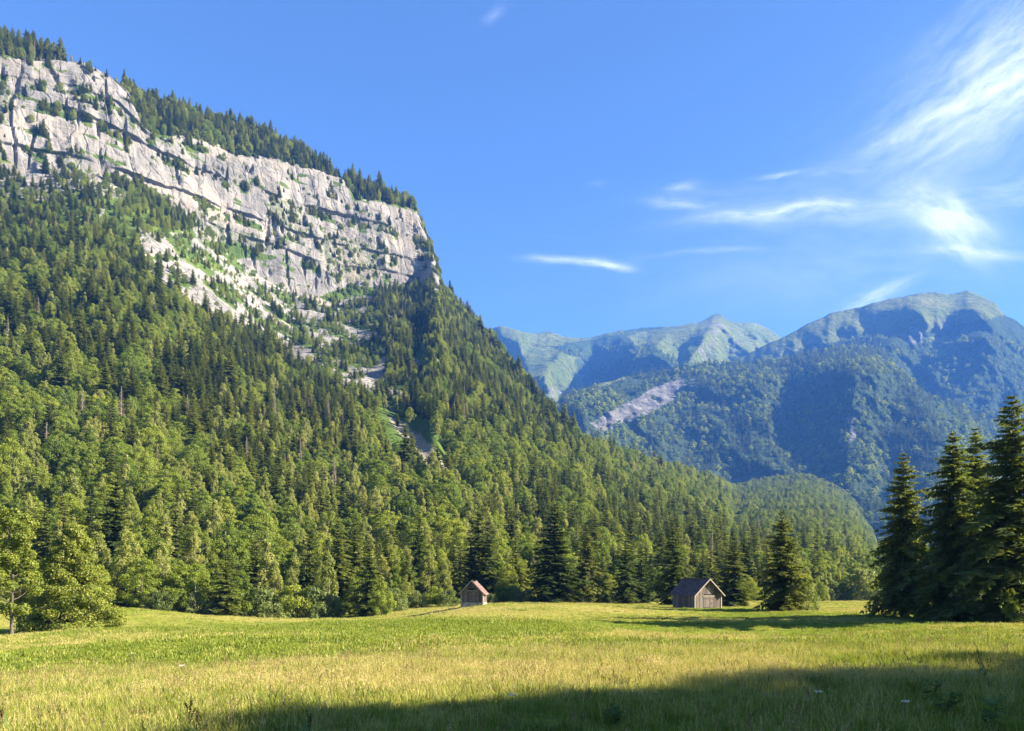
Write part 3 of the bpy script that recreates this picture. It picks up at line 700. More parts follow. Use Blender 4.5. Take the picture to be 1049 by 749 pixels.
ENV_TALL = [(0.0, 0.3), (0.15, 0.7), (0.4, 1.0), (0.65, 0.8), (0.85, 0.5), (1.0, 0.1)]
ENV_CONE = [(0.0, 0.94), (0.10, 1.0), (0.3, 0.86), (0.5, 0.64), (0.7, 0.42), (0.88, 0.22), (1.0, 0.05)]
ENV_BUSH = [(0.0, 0.9), (0.3, 1.0), (0.6, 0.85), (0.85, 0.55), (1.0, 0.2)]
def snag(seed, H):
    g = np.random.default_rng(seed); tr, cr = MB(), MB()
    hz_ = np.linspace(0, 1, 7)
    tr.tube(np.stack([0.01 * H * np.sin(hz_ * 4), 0 * hz_, hz_ * H - 0.3], 1), 0.013 * H * (1 - 0.9 * hz_) + 0.03, 7)
    n = 420
    f = g.uniform(0.25, 0.97, n); a = g.uniform(0, 6.28, n)
    d = norm(np.stack([np.cos(a), np.sin(a), g.normal(-0.25, 0.25, n)], 1))
    L = 0.11 * H * (1.05 - f) ** 0.7 * g.uniform(0.5, 1.2, n)
    cr.kites(np.stack([0 * f, 0 * f, f * H], 1), d, norm(np.cross(d, g.normal(0, 1, (n, 3)))), L, L * 0.06)
    return tr, cr
class Proto:
    """one kind of tree: trunk and crown meshes, and both as one mesh for small copies"""
    def __init__(self, name, parts, mats, H):
        tr, cr = parts; self.H = H
        self.trunk = tr.mesh(name + ' trunk', [mats[0]], True)
        self.crown = cr.mesh(name + ' crown', [mats[1]])
        b = MB(); b.merge(tr, 0); b.merge(cr, 1)
        self.whole = b.mesh(name, mats)
        self.name = name
CON = [Proto('spruce a', conifer(1, 20, 3.5, 32, 9, 9, wid=.30, twl=.36), (M_bark, M_spruce), 20), Proto('spruce b', conifer(2, 20, 2.9, 34, 9, 8, 0.06, 0.5, wid=.32, twl=.38), (M_bark, M_spruce), 20),
       Proto('spruce c', conifer(3, 20, 4.1, 30, 10, 9, 0.05, 0.38, ragged=.34, wid=.30, twl=.36), (M_bark, M_spruce), 20), Proto('spruce d', conifer(4, 20, 3.4, 32, 9, 9, 0.03, 0.5, wid=.32, twl=.36), (M_bark, M_sprucepale), 20),
       Proto('spruce e', conifer(5, 20, 2.7, 28, 8, 8, 0.14, 0.42, ragged=.42, wid=.34, twl=.4), (M_bark, M_spruce), 20), Proto('spruce f', conifer(6, 20, 3.8, 32, 9, 9, 0.08, 0.36, ragged=.35, wid=.30, twl=.36), (M_bark, M_sprucepale), 20)]
BRO = [Proto('beech a', broadleaf(11, 17, 5.4, ENV_ROUND, 80, 150, .37, .06), (M_barkpale, M_leaf), 17), Proto('beech b', broadleaf(12, 17, 4.4, ENV_TALL, 75, 150, .36, .05), (M_bark, M_leaf), 17),
       Proto('beech c', broadleaf(13, 17, 5.9, ENV_ROUND, 90, 140, .37, .05, rc=(.16, .30)), (M_barkpale, M_leaf), 17), Proto('beech d', broadleaf(14, 17, 3.9, ENV_TALL, 64, 150, .36, .04, rc=(.2, .36)), (M_bark, M_leaf), 17)]
BIR = [Proto('birch a', broadleaf(21, 17, 2.7, ENV_TALL, 66, 120, .32, .12, rc=(.22, .40), flat=1.5, trunk_r=.011), (M_barkpale, M_birch), 17), Proto('birch b', broadleaf(22, 17, 3.2, ENV_TALL, 70, 120, .32, .10, rc=(.2, .36), flat=1.3, trunk_r=.011), (M_barkpale, M_birch), 17),
       Proto('birch c', broadleaf(23, 17, 2.2, ENV_CONE, 60, 120, .31, .06, rc=(.26, .42), flat=1.4, trunk_r=.010), (M_barkpale, M_birch), 17)]
SHR = [Proto('willow a', broadleaf(31, 4, 2.6, ENV_BUSH, 34, 90, .24, .05, 8, rc=(.22, .36), trunk_r=.012), (M_bark, M_willow), 4), Proto('willow b', broadleaf(32, 4, 3.0, ENV_BUSH, 38, 90, .24, .05, 8, rc=(.2, .34), trunk_r=.012), (M_bark, M_willow), 4),
       Proto('willow c', broadleaf(33, 4, 2.1, ENV_ROUND, 30, 90, .22, .05, 8, rc=(.24, .38), trunk_r=.012), (M_bark, M_leaf), 4)]
SNG = [Proto('snag a', snag(41, 18), (M_barkpale, M_dead), 18)]

def tree(name, pr, loc, H, label, cat, group=None, rz=None, wide=1.0, parts=True):
    """a tree standing at loc, H metres tall"""
    s = H / pr.H; rz = random.uniform(0, 6.28) if rz is None else rz
    if parts:
        o = thing(name, label, cat, loc, rz, group); o.scale = (s * wide, s * wide, s)
        link('trunk', pr.trunk, o); link('crown', pr.crown, o)
    else:
        o = link(name, pr.whole, None, loc, rz); o.scale = (s * wide, s * wide, s); tag(o, label, cat, group)
    return o
def instances(name, pos, rot, scl, idx, protos, label):
    """uncountable growth: one object, instanced on its own points"""
    me = bpy.data.meshes.new(name); n = len(pos)
    me.vertices.add(n); me.vertices.foreach_set('co', np.asarray(pos, np.float32).ravel())
    a = me.attributes.new('rot', 'FLOAT_VECTOR', 'POINT'); a.data.foreach_set('vector', np.asarray(rot, np.float32).ravel())
    a = me.attributes.new('scl', 'FLOAT_VECTOR', 'POINT'); a.data.foreach_set('vector', np.asarray(scl, np.float32).ravel())
    a = me.attributes.new('idx', 'INT', 'POINT'); a.data.foreach_set('value', np.asarray(idx, np.int32))
    o = link(name, me); tag(o, label, None, None, 'stuff')
    c = bpy.data.collections.new(name + ' kinds')
    for i, d in enumerate(protos): c.objects.link(bpy.data.objects.new('%s kind %02d' % (name, i), d))
    ng = bpy.data.node_groups.new(name, 'GeometryNodeTree')
    ng.interface.new_socket('Geometry', in_out='INPUT', socket_type='NodeSocketGeometry'); ng.interface.new_socket('Geometry', in_out='OUTPUT', socket_type='NodeSocketGeometry')
    N, L = ng.nodes, ng.links
    gi, go = N.new('NodeGroupInput'), N.new('NodeGroupOutput')
    ci = N.new('GeometryNodeCollectionInfo'); ci.inputs['Collection'].default_value = c; ci.inputs['Separate Children'].default_value = True; ci.inputs['Reset Children'].default_value = True
    ip = N.new('GeometryNodeInstanceOnPoints'); ip.inputs['Pick Instance'].default_value = True
    def na(nm, ty):
        q = N.new('GeometryNodeInputNamedAttribute'); q.data_type = ty; q.inputs['Name'].default_value = nm; return q.outputs[0]
    L.new(gi.outputs[0], ip.inputs['Points']); L.new(ci.outputs[0], ip.inputs['Instance'])
    L.new(na('idx', 'INT'), ip.inputs['Instance Index']); L.new(na('rot', 'FLOAT_VECTOR'), ip.inputs['Rotation']); L.new(na('scl', 'FLOAT_VECTOR'), ip.inputs['Scale'])
    L.new(ip.outputs[0], go.inputs[0])
    md = o.modifiers.new('growth', 'NODES'); md.node_group = ng
    return o

# ------------------------------------------------------------------ the two hay barns
def wood_mat(name, a, b, c_, scale=1.0):
    m = mat(name); t = NT(m); p = t.obj()
    isl = t.n('ShaderNodeNewGeometry').outputs['Random Per Island']
    n = t.noise(t.mapping(p, (14 * scale, 14 * scale, 1.2 * scale)), 1.0, 6, 0.65); n2 = t.noise(p, 1.3, 4)
    c = t.ramp(t.math('ADD', t.math('MULTIPLY', n, 0.5), t.math('MULTIPLY', isl, 0.5)), [(0.25, a), (0.5, b), (0.8, c_)])
    c = t.mix(t.math('MULTIPLY', t.math('SUBTRACT', n2, 0.5), 2.0, True), c, c4(tuple(0.6 * q for q in a)))
    bm = t.n('ShaderNodeBump', {'Strength': 0.6, 'Distance': 0.01, 'Height': n})
    t.done(t.n('ShaderNodeBsdfPrincipled', {'Base Color': c, 'Roughness': 0.85, 'Normal': bm.outputs[0]}).outputs[0]); return m
M_plank = wood_mat('weathered planks', (0.05, 0.037, 0.03), (0.10, 0.078, 0.064), (0.165, 0.135, 0.115))
M_plankd = wood_mat('brown planks', (0.085, 0.055, 0.042), (0.14, 0.10, 0.08), (0.20, 0.15, 0.125))
M_beam = wood_mat('pale beams', (0.20, 0.165, 0.13), (0.28, 0.24, 0.19), (0.36, 0.31, 0.26))
M_tile_d = wood_mat('dark roof shingles', (0.055, 0.034, 0.032), (0.085, 0.054, 0.050), (0.12, 0.08, 0.072))
M_tile_r = wood_mat('red brown roof shingles', (0.11, 0.06, 0.05), (0.16, 0.095, 0.08), (0.22, 0.145, 0.125))
M_stone = mat('rubble stone'); t = NT(M_stone)
t.done(t.n('ShaderNodeBsdfDiffuse', {'Color': t.ramp(t.n('ShaderNodeTexVoronoi', {'Vector': t.obj(), 'Scale': 4.0}).outputs['Color'], [(0.2, (0.16, 0.15, 0.14)), (0.8, (0.34, 0.32, 0.30))])}).outputs[0])
M_black = mat('dark interior'); t = NT(M_black); t.done(t.n('ShaderNodeBsdfDiffuse', {'Color': (0.02, 0.017, 0.015, 1)}).outputs[0])  # near-black colour standing in for the shade inside a barn
M_iron = mat('rusty iron'); t = NT(M_iron); t.done(t.n('ShaderNodeBsdfPrincipled', {'Base Color': (0.09, 0.05, 0.035, 1), 'Roughness': 0.7, 'Metallic': 0.6}).outputs[0])
def plank_wall(g, w_, h_, top=None, pw=0.2, th=0.035):
    """upright boards side by side along x, thickness in y; top(x) gives the board height"""
    mb = MB(); x = -w_ / 2
    while x < w_ / 2 - 0.03:
        b = min(pw * g.uniform(0.75, 1.25), w_ / 2 - x); h = top(x + b / 2) if top else h_
        h0 = g.uniform(-0.02, 0.05)
        if top:
            hl, hr = top(x), top(x + b)
            dd = th / 2 * (1 + g.uniform(-.3, .3))
            v = [(x + .004, -dd, h0), (x + b - .004, -dd, h0), (x + b - .004, -dd, hr), (x + .004, -dd, hl), (x + .004, dd, h0), (x + b - .004, dd, h0), (x + b - .004, dd, hr), (x + .004, dd, hl)]
            mb.add(v, [(0,1,2,3),(5,4,7,6),(4,0,3,7),(1,5,6,2),(3,2,6,7),(4,5,1,0)])
        else:
            mb.box((x + b / 2, g.uniform(-.006, .006), (h + h0) / 2), (b - .008, th, h - h0))
        x += b
    return mb
def rotz(a): return np.array([[math.cos(a), -math.sin(a), 0, 0], [math.sin(a), math.cos(a), 0, 0], [0, 0, 1, 0], [0, 0, 0, 1.0]])
def trn(x, y, z): m = np.eye(4); m[:3, 3] = (x, y, z); return m
def barn(label, loc, rz, w_, l_, he, hr, roofm, wallm, gablem, over=0.45, stone=0.0, door_w=1.5, door_h=1.9, loft=False, seed=1, ridge_rise=0.0):
    """gable front looks along local -y"""
    g = np.random.default_rng(seed)
    o = thing('hay_barn', label, 'barn', loc, rz)
    gab = lambda x: he + (hr - he) * (1 - abs(x) / (w_ / 2)) - 0.05
    if stone:
        m = MB()
        for (cx, cy_, sx, sy) in ((0, -l_ / 2, w_ + .12, .3), (0, l_ / 2, w_ + .12, .3), (-w_ / 2, 0, .3, l_ - .32), (w_ / 2, 0, .3, l_ - .32)): m.box((cx, cy_, stone / 2 - .3), (sx, sy, stone + .6))
        link('stone_footing', m.mesh('stone footing', [M_stone]), o)
    z0 = stone
    # front with door opening: boards left, right and above
    dx = 0.12
    f = MB()
    for side in (-1, 1):
        xa, xb = ((-w_ / 2, dx - door_w / 2) if side < 0 else (dx + door_w / 2, w_ / 2))
        pw = plank_wall(g, xb - xa, 0, lambda x: min(gab(x + (xa + xb) / 2), gab(x + (xa + xb) / 2)) - z0)
        f.merge(pw, 0, trn((xa + xb) / 2, -l_ / 2, z0))
    pw = plank_wall(g, door_w, 0, lambda x: gab(x + dx) - z0 - door_h - (0.35 if loft else 0.28))
    f.merge(pw, 0, trn(dx, -l_ / 2, z0 + door_h + (0.35 if loft else 0.28)))
    link('front_wall', f.mesh('front wall', [gablem]), o)
    b = MB(); b.merge(plank_wall(g, w_, 0, lambda x: gab(x) - z0), 0, trn(0, l_ / 2, z0)); link('rear_wall', b.mesh('rear wall', [wallm]), o)
    for s in (-1, 1):
        b = MB(); b.merge(plank_wall(g, l_ - .1, he - z0 - .06), 0, trn(s * w_ / 2, 0, z0) @ rotz(math.pi / 2)); link('side_wall', b.mesh('side wall', [wallm]), o)
    ins = MB(); ins.box((0, 0, he / 2), (w_ - .3, l_ - .3, he - .1)); link('interior_shade', ins.mesh('interior_shade', [M_black]), o)  # solid near-black block, painted as the darkness behind the boards
    # posts standing proud of the boards
    for sx in (-1, 1):
        for sy in (-1, 1):
            p = MB(); p.box((sx * (w_ / 2 + .01), sy * (l_ / 2 + .01), (he - .02) / 2 - .1), (.17, .17, he + .15)); link('corner_post', p.mesh('corner post', [M_beam]), o)
    d = MB(); d.merge(plank_wall(g, door_w - .06, door_h - .04, pw=.22), 0, trn(dx, -l_ / 2 - .02, z0))
    for zz in (0.35, door_h - .35): d.box((dx, -l_ / 2 - .055, z0 + zz), (door_w - .1, .035, .12))
    dr = link('door', d.mesh('door', [M_plank]), o)
    h = MB(); h.box((dx + door_w * .3, -l_ / 2 - .09, z0 + 1.0), (.04, .05, .22)); link('handle', h.mesh('handle', [M_iron]), dr)
    lt = MB(); lt.box((dx, -l_ / 2 - .03, z0 + door_h + .07), (door_w + .35, .09, .14)); link('lintel', lt.mesh('lintel', [M_beam]), o)
    # roof: courses of shingles on both slopes, back end a little higher when the barn leans
    rf = MB(); slope_l = math.hypot(w_ / 2, hr - he); ux, uz = (w_ / 2) / slope_l, (hr - he) / slope_l
    nrow = 11; tot = slope_l + over
    for s in (-1, 1):
        for i in range(nrow):
            a0, a1 = i * tot / nrow, (i + 1.18) * tot / nrow
            y = -l_ / 2 - over
            while y < l_ / 2 + over - .05:
                bw = min(g.uniform(.18, .34), l_ / 2 + over - y); lift = .10 + g.uniform(0, .012)
                e = a1 + g.uniform(-.06, .06)
                def pt(a, yy, li): return (s * a * ux, yy, hr - a * uz + li + ridge_rise * (yy / l_) - 0.16 * (1 - (yy / (l_ / 2 + over)) ** 2) + 0.03 * math.sin(yy * 2.3 + a * 1.7))
                v = [pt(a0, y + .004, lift - .02), pt(a0, y + bw - .004, lift - .02), pt(e, y + bw - .004, lift + .02), pt(e, y + .004, lift + .02)]
                v += [(q[0], q[1], q[2] - .025) for q in v]
                rf.add(v, [(0,1,2,3),(7,6,5,4),(0,4,5,1),(1,5,6,2),(2,6,7,3),(3,7,4,0)]); y += bw
    r = link('roof', rf.mesh('roof', [roofm]), o)
    rc = MB()
    for q in range(9): yq = (q - 4) * (l_ + 2 * over) / 9; rc.box((0, yq, hr + .13 + ridge_rise * (yq / l_) - .16 * (1 - (yq / (l_ / 2 + over)) ** 2)), (.26, (l_ + 2 * over) / 9 - .01, .06)); link('ridge_cap', rc.mesh('ridge cap', [roofm]), r)
    for sy in (-1, 1):
        for s in (-1, 1):
            bb = MB(); yy = sy * (l_ / 2 + over + .03)
            v = []
            for y_ in (yy - .025, yy + .025):
                for a, dz_ in ((0.0, .09), (tot, .09), (tot, -.11), (0.0, -.11)): v.append((s * a * ux, y_, hr - a * uz + dz_ + ridge_rise * (yy / l_)))
            bb.add(v, [(0,1,2,3),(7,6,5,4),(0,4,5,1),(1,5,6,2),(2,6,7,3),(3,7,4,0)]); link('barge_board', bb.mesh('barge board', [M_beam]), r)
    if loft:
        q = MB(); q.box((-.1, -l_ / 2 - .02, he + .25), (.75, .05, .5)); link('loft_shade_panel', q.mesh('loft shade panel', [M_black]), o)  # black panel over closed boards; shade of a loft hole as colour
    return o
def ground_at(px, D): x = (px - PW / 2) / F * D; return (x, D, float(meadow_z(x, D)))
bl = ground_at(714, 118); 
barn('larger weathered plank hay barn with dark shingle roof on the sunny meadow', bl, R(24), 4.85, 5.3, 2.55, 4.75, M_tile_d, M_plankd, M_plank, 0.5, 0, 1.9, 2.0, False, 3, 0.25)
bl1 = ground_at(485.5, 112)
barn('small plank hay barn with red-brown roof at the forest edge', bl1, R(-6), 3.05, 3.8, 1.95, 3.55, M_tile_r, M_plankd, M_plank, 0.5, 0.45, 1.1, 1.6, True, 5, 0.0)

# ------------------------------------------------------------------ single trees that stand out
def stand(px, D, ytop):
    X, Y, Z = ground_at(px, D); H = (zray(ytop, D) - Z); return (X, Y, Z - 0.05), H
HIA = Proto('old spruce a', conifer(51, 22, 4.9, 42, 10, 18, 0.09, 0.50, 0.32, 0.16, 0.34, pw=.72, u0=.10), (M_bark, M_oldspruce), 22)
HIB = Proto('old spruce b', conifer(52, 26, 5.2, 48, 10, 18, 0.08, 0.54, 0.32, 0.16, 0.36, pw=.72, u0=.10), (M_bark, M_oldspruce), 26)
HIC = Proto('old spruce c', conifer(53, 22, 4.4, 48, 10, 17, 0.06, 0.50, 0.33, 0.17, 0.34, pw=.70, u0=.08), (M_bark, M_oldspruce), 22)
MIDA = Proto('field spruce a', conifer(54, 18, 4.9, 34, 10, 14, 0.06, 0.34, 0.34, 0.18, 0.30, pw=.86), (M_bark, M_fieldspruce), 18)
MIDB = Proto('field spruce b', conifer(55, 20, 4.0, 32, 11, 13, 0.05, 0.38, 0.40, 0.20, 0.25), (M_bark, M_spruce), 20)
MIDC = Proto('field spruce c', conifer(56, 20, 3.6, 32, 10, 12, 0.03, 0.34, 0.40, 0.20, 0.28), (M_bark, M_spruce), 20)
BIG = Proto('big maple', broadleaf(61, 13.5, 6.0, ENV_CONE, 250, 300, .21, .0, 30, rc=(.12, .22), flat=.65, trunk_r=.016, inner=.42), (M_bark, M_lime), 13.5)
ASH = Proto('young ash', broadleaf(62, 14, 3.1, [(0,.25),(.18,.42),(.3,.8),(.45,1.0),(.58,.75),(.66,.65),(.78,.9),(.9,.7),(1,.2)], 75, 230, .21, .16, 26, rc=(.16, .28), flat=.8, trunk_r=.013, inner=.3), (M_bark, M_lime), 14)
SAP = Proto('sapling', broadleaf(63, 5, 1.9, ENV_TALL, 40, 200, .15, .08, 8, rc=(.22, .36), trunk_r=.014), (M_bark, M_maple), 5)
feat = [
 ('spruce_tree', HIA, 925, 85, 462, 'dark spruce with open drooping branches, leftmost of the tall group at the right edge', 'spruce', 0.86, 0.6),
 ('spruce_tree', HIC, 975, 76, 441, 'tall dark spruce second from left in the group at the right edge', 'spruce', 0.98, 2.0),
 ('spruce_tree', HIB, 1000, 81, 436, 'tall spruce in the middle of the dark right group, partly behind its neighbours', 'spruce', 0.9, 4.0),
 ('spruce_tree', HIB, 1034, 69, 404, 'tallest dark spruce of all, rising highest at the right edge', 'spruce', 1.1, 1.2),
 ('spruce_tree', HIA, 1072, 71, 418, 'big dark spruce cut by the right edge of the view', 'spruce', 1.05, 3.0),
 ('spruce_tree', MIDA, 802, 105, 521, 'lone olive green spruce standing in the meadow right of the larger barn', 'spruce', 1.0, 1.0),
 ('spruce_tree', MIDB, 752, 148, 546, 'dark spruce behind the right gable end of the larger barn', 'spruce', 1.2, 0.0),
 ('spruce_tree', MIDB, 690, 144, 530, 'tall dark spruce directly behind the roof of the larger barn', 'spruce', 0.98, 2.0),
 ('spruce_tree', MIDC, 641, 158, 543, 'slim dark spruce standing left of the larger barn', 'spruce', 1.0, 0.5),
 ('spruce_tree', MIDC, 657, 165, 556, 'olive spruce just left of the tall spruce behind the larger barn', 'spruce', 1.1, 3.5),
 ('spruce_tree', MIDB, 567, 152, 514, 'broad tall spruce right of the small barn with a sunlit right side', 'spruce', 1.35, 5.0),
 ('spruce_tree', MIDA, 601, 158, 538, 'olive spruce right beside the broad tall spruce between the barns', 'spruce', 0.9, 4.0),
 ('spruce_tree', MIDB, 379, 132, 549, 'dark spruce at the forest edge left of the small barn', 'spruce', 1.1, 2.2),
 ('spruce_tree', MIDC, 231, 123, 562, 'spruce with pale tips standing among the willow bushes at the left', 'spruce', 1.3, 1.2),
 ('spruce_tree', MIDC, 720, 172, 562, 'dark spruce seen over the ridge of the larger barn', 'spruce', 1.0, 1.9),
 ('maple_tree', BIG, 76, 88, 531, 'big bushy sunlit tree with leaves down to the ground at the left', 'tree', 1.0, 0.3),
 ('ash_tree', ASH, 12, 76, 514, 'slim leafy tree with bare pale trunk at the left edge', 'tree', 1.0, 0.9),
 ('maple_sapling', SAP, 391, 126, 594, 'small bright green tree in front of the dark spruce left of the small barn', 'tree', 0.95, 0.0),
 ('willow_bush', SHR[0], 826, 106, 598, 'pale green bush at the right foot of the lone olive spruce', 'bush', 0.8, 0.0),
 ('maple_sapling', SAP, 1036, 66, 600, 'bright green leafy sapling in front of the dark spruces at the right edge', 'tree', 0.5, 0.0),
]
for nm, pr, px, D, yt, lab, cat, wd, rz in feat:
    loc, H = stand(px, D, yt); tree(nm, pr, loc, H, lab, cat, None, rz, wd)
# low growth under the right-hand spruces
for i, (px, D, yt, lab) in enumerate([(985, 78, 612, 'low shrub between the trunks of the dark right spruces'), (1015, 70, 616, 'leafy shrub under the tallest spruce at the right edge'), (1052, 68, 610, 'dark shrub cut by the right edge under the spruces')]):
    loc, H = stand(px, D, yt); tree('hazel_bush', SHR[2], loc, H, lab, 'bush', None, None, 1.0)
# bushes along the forest foot, each placed where the photograph shows one
bush = [(150,121,606),(166,121,603),(183,122,602),(199,123,606),(216,123,614),(246,125,606),(266,127,601),(283,128,606),(301,129,598),(320,131,600),(338,133,608),(352,135,612),(404,138,602),(430,142,604),(446,142,600),(459,141,603),(503,150,606),(514,152,599),(526,153,600),(538,155,602),(612,168,606),(630,170,604),(672,172,602),(775,190,600),(845,225,590),(858,228,592),(870,226,585),(884,225,582),(893,222,592)]
row = ['front bush %s', ]
for i, (px, D, yt) in enumerate(bush):
    where = ('in the pale willow row at the left forest foot' if px < 240 else 'in the second willow row left of the small barn' if px < 360 else 'between the dark spruce and the small barn' if px < 470 else
             'right behind the small barn' if px < 545 else 'between the barns' if px < 700 else 'on the far meadow edge by the lone spruce')
    sub = [b for b in bush if (b[0] < 240) == (px < 240) and (b[0] < 360) == (px < 360) and (b[0] < 470) == (px < 470) and (b[0] < 545) == (px < 545) and (b[0] < 700) == (px < 700)]
    n = [b[0] for b in sub].index(px)
    ordn = ['first', 'second', 'third', 'fourth', 'fifth', 'sixth', 'seventh', 'eighth'][n]
    loc, H = stand(px, D, yt)
    tree('willow_bush', SHR[i % 3], loc, H, '%s bush from the left %s' % (ordn, where), 'bush', 'bushes along the forest edge', None, 0.95)

# ------------------------------------------------------------------ forest on the mountainside
def cell_points(V, dens, seed):
    """random points on a grid surface; dens: points per square metre of plan, per cell"""
    g = np.random.default_rng(seed)
    a, b, c, d = V[:-1, :-1], V[:-1, 1:], V[1:, 1:], V[1:, :-1]
    cr = lambda p, q: np.abs(p[..., 0] * q[..., 1] - p[..., 1] * q[..., 0])
    A = 0.5 * (cr(b - a, c - a) + cr(c - a, d - a))
    lam = A * dens
    n = g.poisson(lam)
    i, j = np.nonzero(n)
    i, j = np.repeat(i, n[i, j]), np.repeat(j, n[i, j])
    u, v = g.random(len(i)), g.random(len(i))
    p = (V[i, j] * ((1 - u) * (1 - v))[:, None] + V[i, j + 1] * (u * (1 - v))[:, None] + V[i + 1, j + 1] * (u * v)[:, None] + V[i + 1, j] * ((1 - u) * v)[:, None])
    return p, i, j
def thin(p, r, cellmin=3.0):
    order = np.random.default_rng(3).permutation(len(p)); keep = []; gridd = {}
    cs = 8.0
    for k_ in order:
        x, y = p[k_, 0], p[k_, 1]; cx, cy_ = int(x // cs), int(y // cs); rr = r[k_] ** 2; ok = True
        for ax in (cx - 1, cx, cx + 1):
            for ay in (cy_ - 1, cy_, cy_ + 1):
                for (qx, qy) in gridd.get((ax, ay), ()):
                    if (qx - x) ** 2 + (qy - y) ** 2 < rr: ok = False; break
                if not ok: break
            if not ok: break
        if ok: gridd.setdefault((cx, cy_), []).append((x, y)); keep.append(k_)
    return np.array(keep)
cellrock = rock[:-1, :-1]; csg = SG[:-1, :-1]
dens = np.full(cellrock.shape, 1 / 9.0)
dens[(cellrock > 0.58)] = 0.0035
dens[(cellrock > 0.58) & (csg == 1)] = 0.004
v_ = vmask[:-1, :-1]
dens[(ledge_top[:-1, :-1]) & (csg == 1)] = 0.20
dens[v_] = 1 / 24.0
dens[v_ & (csg == 1)] = 0.10
dens[(scree[:-1, :-1] > 0.5)] = 0.0
open_ = inpoly(wx[:-1, :-1], wy[:-1, :-1], [(376,424),(402,416),(436,432),(460,460),(490,520),(474,548),(440,522),(410,500),(380,472)])
dens[open_] = 1 / 500.0
dens[csg == 2] = 1 / 12.0
dens[csg == 3] = 0
dens[-ND - 2:-ND + 1] = 1 / 25.0
dens[(HY[:-1, :-1] < 340)] = 1 / 12.0
cx_, cy2 = wx[:-1, :-1], wy[:-1, :-1]
mid_ = (csg == 0) & ~v_ & inpoly(cx_, cy2, [(120,245),(230,235),(300,250),(400,290),(440,330),(455,400),(405,418),(330,402),(270,352),(200,318)]) & ~inpoly(cx_, cy2, [(382,285),(460,285),(440,330),(418,345),(425,400),(395,395)])
dens[mid_ & (cellrock < 0.58)] = 1 / 34.0
dens[mid_ & (cellrock < 0.58) & (fbm(S_ / 26, HZ / 26, 12.0, 3)[:-1, :-1] > 0.08)] = 1 / 12.0
midv = mid_
fp, fi, fj = cell_points(HV, dens, 5)
fpx, fpy = proj(fp)
sz = np.where(fp[:, 1] < 340, 2.9, 3.4)
keep = thin(fp, sz * np.where(SG[fi, fj] >= 1, 0.5, 1.0))
fp, fi, fj, fpx, fpy = fp[keep], fi[keep], fj[keep], fpx[keep], fpy[keep]
# which kind grows where: points of (x, y, share of spruce, share of birch/larch)
SP = np.array([(30,270,.55,.05),(100,260,.45,.0),(20,340,.55,.05),(80,420,.25,.10),(20,470,.55,.1),(120,360,.5,.1),(170,330,.45,.05),(200,400,.8,.05),(260,380,.9,.0),(330,420,.85,.05),(300,330,.65,.0),(230,470,.7,.15),(150,480,.55,.2),
   (350,350,.4,.0),(420,350,.85,.0),(400,400,.6,.0),(450,380,.55,.0),(500,390,.8,.0),(540,430,.7,.0),(500,470,.4,.05),(570,470,.45,.0),(600,500,.35,.05),(680,500,.15,.0),(750,520,.15,.0),(840,520,.3,.0),(870,545,.3,.0),
   (60,540,.5,.25),(130,560,.5,.3),(200,550,.5,.35),(260,580,.5,.35),(320,540,.45,.4),(370,560,.7,.2),(430,540,.5,.35),(500,560,.45,.4),(560,560,.75,.15),(640,560,.8,.1),(740,570,.75,.05),(820,570,.5,.05),(880,580,.3,.1),(350,480,.45,.35),(420,500,.55,.3),(400,450,.55,.1),
   (60,190,.9,0),(150,110,.75,0),(300,150,.85,0),(400,190,.9,0),(30,40,.9,0),(350,265,.7,0),(290,220,.75,0),(220,240,.6,0)], float)
w_ = 1 / (((fpx[:, None] - SP[None, :, 0]) ** 2 + (fpy[:, None] - SP[None, :, 1]) ** 2) + 150) ** 1.5
w_ /= w_.sum(1, keepdims=True)
cl = fbm(fp[:, 0] / 45, fp[:, 1] / 45, 2.0, 3)
lowr = smooth(600, 700, fpx) * smooth(500, 900, fp[:, 1])
psp = np.clip(w_ @ SP[:, 2] - 0.20 - 0.10 * smooth(400, 500, fpy) - 0.14 * (1 - smooth(220, 330, fp[:, 1])) * (fpx < 520) - 0.20 * lowr + (1.1 - 0.7 * lowr) * cl, 0.03, 0.97); pbi = np.clip(w_ @ SP[:, 3] + 0.12 + 0.5 * fbm(fp[:, 0] / 40, fp[:, 1] / 40, 7.0, 2), 0, 0.8)
g = np.random.default_rng(21); rr = g.random(len(fp)); r2 = g.random(len(fp))
kind = np.where(rr < psp, 0, np.where(r2 < np.clip(pbi / (1.001 - np.minimum(psp, .95)), 0, 1), 2, 1))
kind[g.random(len(fp)) < 0.012] = 3
pt2 = g.random(len(fp))
Hh = np.where(kind == 0, g.normal(14.5, 4.4, len(fp)), np.where(kind == 1, g.normal(10.2, 2.6, len(fp)), np.where(kind == 2, g.normal(11.0, 2.6, len(fp)), g.normal(15, 3, len(fp)))))
near = smooth(330, 130, fp[:, 1]) if False else np.clip((330 - fp[:, 1]) / 200, 0, 1)
Hh *= 1 - 0.12 * near
frow = fp[:, 1] < Yf(fpx) + 22
Hh = np.where(frow & (kind == 1), np.minimum(Hh, 9.0), Hh)
Hh[SG[fi, fj] == 1] *= 0.72
Hh[SG[fi, fj] >= 2] *= 1.12
onv = vmask[fi, fj]; Hh[onv] *= 0.9
onr = (rock[fi, fj] > 0.58); Hh[onr] *= 0.5
Hh[midv[fi, fj]] *= 0.68
Hh = np.where((SG[fi, fj] == 0) & (fpy < y_cb(fpx) + 45) & (fpx < 300), Hh * 0.7, Hh)
Hh = np.clip(Hh, 4, 32)
fp[:, 2] -= 0.4
